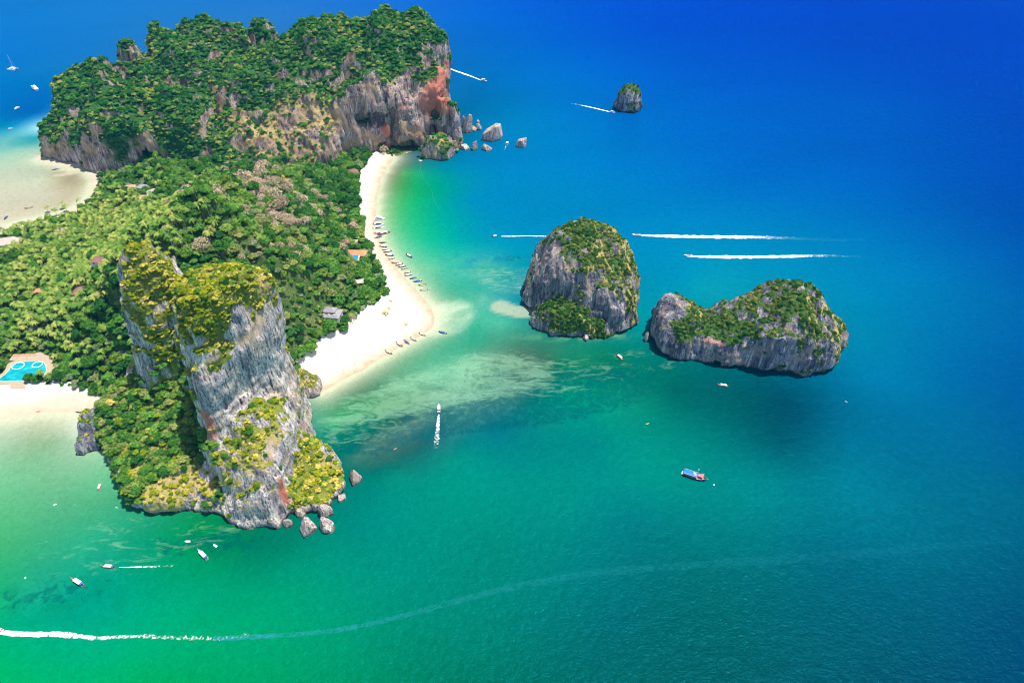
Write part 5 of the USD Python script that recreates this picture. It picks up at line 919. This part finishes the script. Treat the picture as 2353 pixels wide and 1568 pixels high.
HN = {'wood': 'brown wooden', 'dark': 'dark', 'red': 'red', 'pink': 'pinkish', 'pale': 'pale', 'white': 'white'}
def put_longtail(bow, stern, hull, cloth, sc, label, group=None, z=-0.05):
    b_, s_ = P(*bow), P(*stern); key = (hull, cloth, sc)
    if key not in made: t = made[key] = longtail(hull, cloth, label, sc)
    else: t = dup(made[key], (0, 0, 0), 0, 1, label)
    tag(t, label, 'boat', group); return moor(t, bow, stern, z, 11.2)
for i, (a, b, hull, cloth, sc) in enumerate(ROW):
    put_longtail(cb(*a), cb(*b), hull, cloth, sc, f'{HN[hull]} longtail boat with {cloth + " canopy" if cloth else "no canopy"}, {ORD[i]} of the beach row', 'longtail boats moored along the white beach')
put_longtail(cb(232, 280), cb(377, 247), 'red', 'white', None, 'large red longtail boat with white canopy below the white cruisers on the beach')
put_longtail(cb(680, 858), cb(778, 850), 'pale', None, None, 'open pale longtail boat, last before the sandy point')
put_longtail(cb(536, 478), cb(606, 516), 'dark', 'white', 'blue', 'dark longtail boat anchored alone in the green water off the beach row')
put_longtail(cb(876, 1288), cb(972, 1312), 'dark', 'blue', None, 'dark longtail boat with blue canopy off the tip of the sandy point')
put_longtail(cb(672, 1304), cb(746, 1333), 'wood', 'cream', None, 'longtail boat drawn up on the sand just below the point')
put_longtail(cb(584, 1348), cb(650, 1391), 'dark', 'cream', None, 'dark longtail boat at the waterline, second below the point')
put_longtail(cb(513, 1376), cb(577, 1422), 'red', 'blue', None, 'red-bowed longtail boat with blue canopy at the waterline, third below the point')
put_longtail(cb(430, 1403), cb(505, 1447), 'dark', 'white', None, 'dark longtail boat with white canopy at the waterline, fourth below the point')
put_longtail(cb(316, 1486), cb(398, 1527), 'wood', 'white', None, 'large longtail boat with white canopy, last at the waterline below the point')
put_longtail((1414, 813), (1432, 828), 'dark', 'white', None, 'longtail boat with white canopy in the channel below the dome island')
put_longtail((1646, 884), (1674, 887), 'pink', 'white', None, 'white and pink longtail boat in the shade of the two-humped island')
put_longtail((232, 1300), (266, 1303), 'pale', 'white', 'blue', 'longtail boat with white canopy and blue stern awning under way in the green bay')
put_longtail((164, 1328), (194, 1346), 'pale', 'white', 'blue', 'anchored longtail boat at lower left beyond the moving one')
put_longtail((455, 1263), (478, 1286), 'white', 'cream', 'blue', 'pale wooden longtail boat anchored in front of the tower foot')
put_longtail((232, 1108), (226, 1128), 'pale', 'white', None, 'small longtail boat with white canopy off the left beach')
put_longtail((1128, 544), (1144, 542), 'dark', 'white', None, 'dark longtail boat with white canopy under way left of the dome island')
put_longtail((119, 392), (135, 388), 'dark', 'blue', None, 'dark longtail boat with blue canopy in the pale upper left bay')
put_longtail((56, 480), (76, 476), 'dark', None, None, 'dark longtail boat without canopy in the pale upper left bay')
put_longtail((10, 506), (18, 496), 'dark', 'blue', 'white', 'longtail boat at the upper left beach by the picture edge')
moor(cruiser('white cabin cruiser beached at the top of the boat row'), cb(330, 108), cb(203, 124), 0.0, 14)
moor(speedboat('white speedboat with blue stripe right below the cabin cruiser', 'blue'), cb(320, 172), cb(203, 165), 0, 11)
moor(speedboat('white speedboat with cream roof, second below the cabin cruiser', None, True, 'cream'), cb(322, 196), cb(200, 212), 0, 11)
SB = [((1451, 540), (1472, 541), 'red', 'white speedboat with red stripe, upper of the two racing left of the far wakes'), ((1570, 587), (1591, 588), 'red', 'white speedboat with red stripe, lower of the two racing speedboats'),
      ((1119, 188), (1105, 184), 'blue', 'speedboat running out past the headland cliff'), ((1413, 260), (1401, 257), 'blue', 'speedboat heading for the small lone islet'), ((858, 26), (868, 30), 'blue', 'speedboat far behind the headland at the top of the picture'),
      ((1008, 929), (1008, 948), None, 'white speedboat heading up over the pale reef'), ((1167, 327), (1163, 335), None, 'small white speedboat between the outer cape rocks'), ((-14, 1446), (10, 1448), 'blue', 'speedboat leaving the picture at the lower left edge')]
for a, b, st, label in SB: moor(speedboat(label, st, st is None or st == 'blue'), a, b, 0.15, 11)
moor(catamaran('white sailing catamaran with bare mast at the upper left'), (40, 161), (21, 159), 0, 12)
moor(yacht('white motor yacht below the catamaran at the upper left'), (74, 201), (86, 208), 0, 13)
moor(yacht('white motor yacht with bow to the right, left of the headland'), (46, 247), (34, 252), 0, 13)
moor(dinghy('small white boat moored at the edge of the pale upper left bay', WHITE, 5.0), (31, 295), (19, 296), 0, 5.0)
moor(dinghy('little white boat peeping out beside the headland cliff', WHITE, 5.0), (120, 231), (125, 233), 0, 5.0)
moor(dinghy('small boat at the end of the swim rope by the cave'), (961, 369), (970, 370), 0, 4.2)
moor(dinghy('white dinghy lying left, off the tower foot'), (424, 1243), (438, 1244), 0, 4.4)
moor(dinghy('white dinghy lying right, off the tower foot'), (490, 1250), (499, 1256), 0, 4.4)
moor(dinghy('tiny white boat off the left beach', WHITE, 3.5), (122, 1160), (131, 1157), 0, 3.8)
for a, b, col, label in (((904, 1033), (912, 1028), PINK, 'pink kayak in the dark water below the reef'), ((1483, 975), (1491, 971), YELLOW, 'yellow kayak in the open water below the two-humped island'), ((171, 1157), (174, 1162), TEAL, 'pale kayak right of the tiny white boat'), ((1940, 921), (1947, 923), WHITE, 'white kayak off the right end of the two-humped island'),
                         ((1603, 1080), (1607, 1076), YELLOW, 'small yellow kayak behind the big tour boat'), ((82, 946), (94, 945), RED, 'red kayak pulled up at the left beach waterline'), ((174, 946), (192, 948), NAVY, 'dark blue canoe on the left beach near the rock outcrop'), ((265, 1164), (271, 1166), WHITE, 'white kayak close to the tower foot on the left')):
    moor(kayak(label, col), a, b, 0.02, 4.2)
# the big tour boat
tb = thing('tour_boat', 'large dark tour boat with bright blue roof and red striped awning', 'tour boat'); m, x, w, sh = hull_mesh(18, 5.0, 1.5, 1.5, 0.3, 0.5, transom=0.8)
obj('hull', m, NAVY, tb, smooth=35)
obj('deck', slab(shapely.Polygon([(x[i], w[i] - 0.1) for i in range(13)] + [(x[i], -w[i] + 0.1) for i in range(12, -1, -1)]).buffer(0), 1.1, 1.25), plain('pink_deck_paint', (0.55, 0.24, 0.24), 0.7), tb)
obj('gunwale', join(*[tube([[x[i], s_ * w[i], sh[i] + 0.05] for i in range(13)], 0.11, 6) for s_ in (-1, 1)]), PINK, tb)
rf = obj('roof', awning(-8.8, 2.0, 5.0, 3.6, 0.18, 9, 0.12), BRIGHTBLUE, tb)
for s_ in (-1, 1): obj('roof_edge', tube([[-8.8, s_ * 2.5, 3.58], [2.0, s_ * 2.5, 3.58]], 0.08, 6), WHITE, rf)
for k in range(5):
    for s_ in (-1, 1): obj('post', tube([[-8.4 + 2.5 * k, s_ * 2.1, 1.2], [-8.4 + 2.5 * k, s_ * 2.2, 3.55]], 0.07, 6), WHITE, rf)
for k in range(4): obj('bench', box(-7.2 + 2.3 * k, -6.6 + 2.3 * k, -1.8, 1.8, 1.254, 1.75), PALEWOOD, tb)
for k, (a, b, s_) in enumerate(((-0.6, 0.6, 1.1), (0.7, -0.4, 0.9), (-0.2, -1.2, 0.8))):
    cl = trimesh.creation.icosphere(2, 1.0); cl.apply_scale((s_, s_ * 0.7, 0.22)); cl.vertices *= 1 + 0.3 * (meshkit.noise(cl.vertices * 2 + k, k)[:, None] - 0.5); cl.apply_translation((a, b, 3.85)); obj('folded_tarpaulin', cl, WHITE if k == 0 else PINK, rf)
ya = -1.0
for k in range(9):
    wd = 0.62 if k % 2 == 0 else 0.17; y0, y1 = ya, ya + wd; ya = y1
    pts_ = np.array([[2.3, y0 * 0.72, 3.1], [6.3, y0 * 1.25, 3.7], [6.3, y1 * 1.25, 3.7], [2.3, y1 * 0.72, 3.1]]); v_ = np.vstack([pts_, pts_ - (0, 0, 0.06)])
    obj('awning_stripe', trimesh.Trimesh(v_, np.array([[0, 1, 2], [0, 2, 3], [4, 6, 5], [4, 7, 6], [0, 5, 1], [0, 4, 5], [3, 2, 6], [3, 6, 7], [1, 5, 6], [1, 6, 2], [0, 3, 7], [0, 7, 4]]), process=False), RED if k % 2 == 0 else WHITE, tb)
for y0 in (-0.8, 2.6): obj('awning_pole', tube([[6.2, y0, 1.3], [6.2, y0 * 1.15, 3.7]], 0.06, 6), WHITE, tb)
obj('stern_platform', box(-10.2, -8.95, -1.6, 1.6, 0.6, 0.8), WHITE, tb); obj('bowsprit', tube([[8.6, 0, 2.7], [10.6, 0, 3.3]], [0.13, 0.07], 6), WHITE, tb)
moor(tb, (1624, 1105), (1567, 1086), 0, 19.5)
for px_, py_, label in ((1640, 1113, 'white buoy ahead of the big tour boat'), (58, 1326, 'white float near the longtail boat at lower left')):
    p = P(px_, py_); t = thing('buoy', label, 'buoy', tuple(p)); s_ = trimesh.creation.icosphere(2, 0.7); s_.apply_scale((1, 1, 0.8)); obj('float', s_, WHITE, t, smooth=True); obj('ring', tube([[0, 0, 0.5], [0, 0, 0.85]], 0.12, 6), METAL, t)

# ---- foam trails behind the moving boats
FOAM = M('foam', {'a': ('attribute', {'attribute': 'foam'}), 'g': ('geometry', {}), 'n': ('noise_texture', {'scale': 0.55, 'detail': 5.0, 'roughness': 0.7, 'distortion': 0.8}), 'k': ('math', {'math_type': 'multiply_add', 'value2': 3.0, 'value3': -2.25}), 's': ('math', {'math_type': 'add'}),
                  'c': ('map_range', {'from_min': 0.0, 'from_max': 0.5, 'clamp': True}), 'd': ('diffuse_bsdf', {'color': (0.86, 0.88, 0.88)}), 't': ('transparent_bsdf', {}), 'x': ('mix_closure', {}), 'w': ('math', {'math_type': 'multiply', 'value2': 1.5})},
         [('g.position', 'n.vector'), ('n.fac', 'k.value1'), ('a.fac', 'w.value1'), ('k.value', 's.value1'), ('w.value', 's.value2'), ('s.value', 'c.value'), ('c.result', 'x.fac'), ('t.BSDF', 'x.closure1'), ('d.BSDF', 'x.closure2')], 'x.closure')
OLD_FOAM = M('old_foam', {'a': ('attribute', {'attribute': 'foam'}), 'g': ('geometry', {}), 'n': ('noise_texture', {'scale': 0.3, 'detail': 5.0, 'roughness': 0.7, 'distortion': 0.8}), 'k': ('map_range', {'from_min': 0.38, 'from_max': 0.7, 'to_min': 0.0, 'to_max': 1.0, 'clamp': True}), 'm': ('math', {'math_type': 'multiply'}), 'd': ('diffuse_bsdf', {'color': (0.02, 0.27, 0.31)}), 't': ('transparent_bsdf', {}), 'x': ('mix_closure', {})},
             [('g.position', 'n.vector'), ('n.fac', 'k.value'), ('k.result', 'm.value1'), ('a.fac', 'm.value2'), ('m.value', 'x.fac'), ('t.BSDF', 'x.closure1'), ('d.BSDF', 'x.closure2')], 'x.closure')
def wake(path, label, wid, dens, wob=0.0, mat=None):
    """path in photograph positions from the boat backwards; widths in metres and foam strength at equal steps along it."""
    q = np.array([P(*p)[:2] for p in path]); L = np.concatenate([[0], np.cumsum(np.linalg.norm(np.diff(q, axis=0), axis=1))]); n_ = max(int(L[-1] / 2.0), 8); s = np.linspace(0, L[-1], n_)
    c_ = np.stack([np.interp(s, L, q[:, k]) for k in (0, 1)], 1); c_ = ndimage.gaussian_filter1d(c_, 3, axis=0, mode='nearest'); d = np.gradient(c_, axis=0); d /= np.linalg.norm(d, axis=1, keepdims=True); nn = np.stack([-d[:, 1], d[:, 0]], 1)
    u = s / L[-1]; w_ = np.interp(u, np.linspace(0, 1, len(wid)), wid) * 0.8 * (0.75 + 0.5 * meshkit.noise(np.stack([s / 5, s * 0, s * 0 + 2], 1), 6)); de = np.interp(u, np.linspace(0, 1, len(dens)), dens); c_ = c_ + nn * (wob * (meshkit.noise(np.stack([s / 14, s * 0, s * 0], 1), 4) - 0.5))[:, None]
    a = np.linspace(-1, 1, 9); v = (c_[:, None] + nn[:, None] * (a[None, :, None] * w_[:, None, None] / 2)).reshape(-1, 2); prof = np.sqrt(np.clip(1 - np.abs(a) ** 2.5, 0, 1))
    z = 0.10 + 0.25 * (de[:, None] * prof[None] * (0.4 + meshkit.noise(np.column_stack([v / 1.5, v[:, 0] * 0]), 3).reshape(n_, 9))).ravel()
    f = grid_faces(np.ones((n_ - 1, 8), bool), n_, 9)
    tag(obj('boat_wake', (np.column_stack([v, z]), f[:, ::-1]), mat or FOAM, smooth=True, attrs={'foam': (de[:, None] * (0.25 + 0.75 * prof[None])).ravel()}), label, 'wake', kind='stuff')
wake([(1453, 540), (1500, 542), (1600, 544), (1740, 545), (1780, 546), (1990, 550)], 'long white foam trail of the upper racing speedboat', [3, 9, 10, 10, 10, 9, 8, 10], [1, 1, 1, 0.9, 0.6, 0.32, 0.26, 0.1])
wake([(1572, 588), (1620, 590), (1730, 591), (1860, 588), (1900, 587), (1985, 590)], 'long white foam trail of the lower racing speedboat', [3, 9, 9, 8, 8, 8, 7, 8], [1, 1, 1, 1, 0.9, 0.6, 0.38, 0.2])
wake([(1146, 543), (1180, 543), (1215, 542), (1262, 543)], 'thin foam trail leading behind the dome island', [1.5, 2.6, 3, 3], [0.9, 0.9, 0.85, 0.8])
wake([(1108, 186), (1080, 175), (1040, 161), (1010, 150)], 'foam trail beside the headland cliff', [3, 7, 7, 6], [1, 1, 0.95, 0.7])
wake([(1403, 258), (1370, 250), (1335, 242), (1305, 237)], 'foam trail left of the small lone islet', [3, 6, 5, 4], [1, 0.95, 0.7, 0.3])
wake([(866, 29), (885, 36), (900, 42)], 'foam trail behind the top of the headland', [3, 6, 6], [1, 1, 0.9])
wake([(1008, 947), (1006, 975), (1003, 1010), (1001, 1036)], 'broken foam trail of the speedboat over the reef', [1.5, 4, 6.5, 8, 7], [1, 0.8, 0.62, 0.55, 0.35])
wake([(266, 1302), (320, 1301), (380, 1300), (430, 1299)], 'thin foam trail of the moving longtail boat in the green bay', [0.8, 1.6, 2.2, 3, 3], [0.9, 0.85, 0.6, 0.42, 0.2], 0.8)
wake([(-10, 1447), (60, 1455), (130, 1458), (200, 1462), (330, 1464), (480, 1463), (620, 1460)], 'broad foam trail entering from the lower left edge', [4, 6, 5.5, 4, 3.6, 4, 5, 4.5, 4], [1, 0.9, 0.82, 0.72, 0.64, 0.52, 0.5, 0.4, 0.3], 2.0)
wake([(620, 1460), (700, 1455), (780, 1446), (860, 1430), (940, 1410), (1020, 1388), (1100, 1366), (1200, 1342), (1350, 1316), (1520, 1302), (1700, 1290), (1900, 1277), (2100, 1262), (2340, 1235)], 'faint old foam line curving away across the lower water', [4, 5, 6, 8, 9, 10, 10, 9], [0.75, 0.42, 0.24, 0.15, 0.11, 0.09, 0.07, 0.03], 0.0, OLD_FOAM)
wake([(480, 1464), (560, 1463), (640, 1460)], 'pale churned water at the end of the broad foam trail', [4, 5, 5], [0.9, 1, 0.9], 1.0, OLD_FOAM)
wake([(1740, 545), (1800, 548), (1900, 552), (1990, 551)], 'pale churned water behind the upper racing speedboat', [7, 6, 5], [0.6, 0.3, 0.1], 0.0, OLD_FOAM)
wake([(1860, 588), (1920, 588), (1985, 590)], 'pale churned water behind the lower racing speedboat', [6, 5, 5], [0.7, 0.4, 0.1], 0.0, OLD_FOAM)
wake([(1163, 334), (1160, 342), (1157, 348)], 'tiny foam trail between the cape rocks', [1.0, 2, 2], [0.9, 0.6, 0.3])
# ---- the swim rope in the far cove
rp_ = [P(*p) for p in [(965, 371), (966, 390), (971, 408), (982, 422), (992, 436), (994, 452), (1002, 470), (1014, 486)]]; sr = thing('swim_rope', 'curving float line across the green cove below the cave', 'float line')
ps = np.array(rp_); Ls = np.concatenate([[0], np.cumsum(np.linalg.norm(np.diff(ps, axis=0), axis=1))]); sN = np.linspace(0, Ls[-1], 60); cu = np.stack([np.interp(sN, Ls, ps[:, k]) for k in range(3)], 1); cu[:, :2] = ndimage.gaussian_filter1d(cu[:, :2], 2, axis=0, mode='nearest')
obj('rope', tube(cu + (0, 0, 0.05), 0.05, 4), TEAL, sr)
for k in range(0, 60, 3): s_ = trimesh.creation.icosphere(1, 0.16); s_.apply_translation(cu[k] + (0, 0, 0.1)); obj('float', s_, CREAM, sr)

# ------------------------------------------------------------------ small things on the sand
for px_, py_, r, label in (((*cb(378, 972), 2.2, 'smallest dry brown bush on the white sand, uppermost')), ((*cb(360, 1048), 2.6, 'round dry brown bush on the sand between two others')), ((*cb(322, 1090), 3.6, 'largest dry orange-brown bush on the white sand')), ((*cb(542, 1212), 2.2, 'reddish dry bush alone out on the sandy point'))):
    g = float(ground_at(P(px_, py_, 3)[:2])); p = P(px_, py_, g); t = thing('dry_bush', label, 'bush', (p[0], p[1], g), 0.7 * r, (r, r, r * 0.55)); obj('crown', SHRUBS[int(r) % 4], F['dry'], t); obj('stem', trunk_mesh(0.4, 0.05), BARK, t)
def person_mesh():
    import manifold3d as m3
    def ball(p, r): return m3.Manifold.sphere(r, 10).translate(p)
    def bone(a, ra, b, rb): return m3.Manifold.batch_hull([ball(a, ra), ball(b, rb)])
    B_ = [bone((0, 0, 0.98), 0.15, (0, 0, 1.36), 0.16), bone((0, -0.14, 1.42), 0.07, (0, 0.14, 1.42), 0.07), bone((0, 0, 1.42), 0.06, (0.01, 0, 1.56), 0.055), ball((0.015, 0, 1.65), 0.105)]
    for s in (-1, 1): B_ += [bone((0, s * 0.09, 0.95), 0.095, (0.03, s * 0.10, 0.50), 0.065), bone((0.03, s * 0.10, 0.50), 0.06, (0, s * 0.11, 0.08), 0.04), bone((0, s * 0.11, 0.05), 0.045, (0.15, s * 0.12, 0.035), 0.035),
                             bone((0, s * 0.19, 1.42), 0.055, (0, s * 0.26, 1.13), 0.045), bone((0, s * 0.26, 1.13), 0.042, (0.08, s * 0.27, 0.87), 0.032), bone((0.08, s * 0.27, 0.86), 0.035, (0.11, s * 0.27, 0.76), 0.02)]
    m = m3.Manifold(); 
    for b in B_: m = m + b
    return m
PM = person_mesh(); pv, pf, _ = meshkit.arrays(PM)
person0 = None; PEOPLE = [cb(648, 1102), cb(652, 1085), cb(595, 1178), cb(130, 1526), cb(160, 1530), cb(35, 1546), cb(122, 1290), cb(152, 200), cb(136, 190), cb(140, 228), cb(150, 290), cb(170, 330), (852, 420), (846, 450), (850, 466), (858, 395), (866, 378), (846, 505), (838, 812), (815, 838), (790, 852), (905, 770), (940, 757), (962, 742)]
for i, (px_, py_) in enumerate(PEOPLE):
    g = float(ground_at(P(px_, py_, 2)[:2])); p = P(px_, py_, g); label = 'tiny person standing on the upper white beach' if py_ < 640 else 'tiny person standing on the sand near the beach point'
    if person0 is None:
        t = person0 = thing('person', label, 'person', (p[0], p[1], g), 0.9 * i, group=label); obj('body', (pv, pf), SKIN, t, smooth=True)
        obj('shorts', join(tube([[0, 0, 1.05], [0, 0, 0.9]], [0.175, 0.19], 10), *[tube([[0, s * 0.09, 0.94], [0.02, s * 0.1, 0.62]], [0.12, 0.1], 8) for s in (-1, 1)]), NAVY, t); h_ = trimesh.creation.icosphere(2, 0.118); h_.vertices[:, 2] = np.maximum(h_.vertices[:, 2], -0.01); h_.apply_translation((0.0, 0, 1.67)); obj('hair', h_, DARKWOOD, t)
    else: dup(person0, (p[0], p[1], g), 0.9 * i, 1.0, label, label)
# ------------------------------------------------------------------ the thin sea haze in the air
def haze_box(x0, x1, y0, y1, z0, z1): return box(x0, x1, y0, y1, z0, z1)
AIR = usdkit.material(stage, '/World/Looks/sea_haze', {'v': ('principled_volume', {'color': (0.02, 0.5, 1.0), 'density': 0.00003, 'anisotropy': 0.0})}, volume='v.volume')
hz = box(-70000, 70000, -70000, 70000, -8.5, 470.0)
tag(obj('haze', hz, AIR), 'thin blue sea haze over the whole bay', 'haze', kind='stuff')
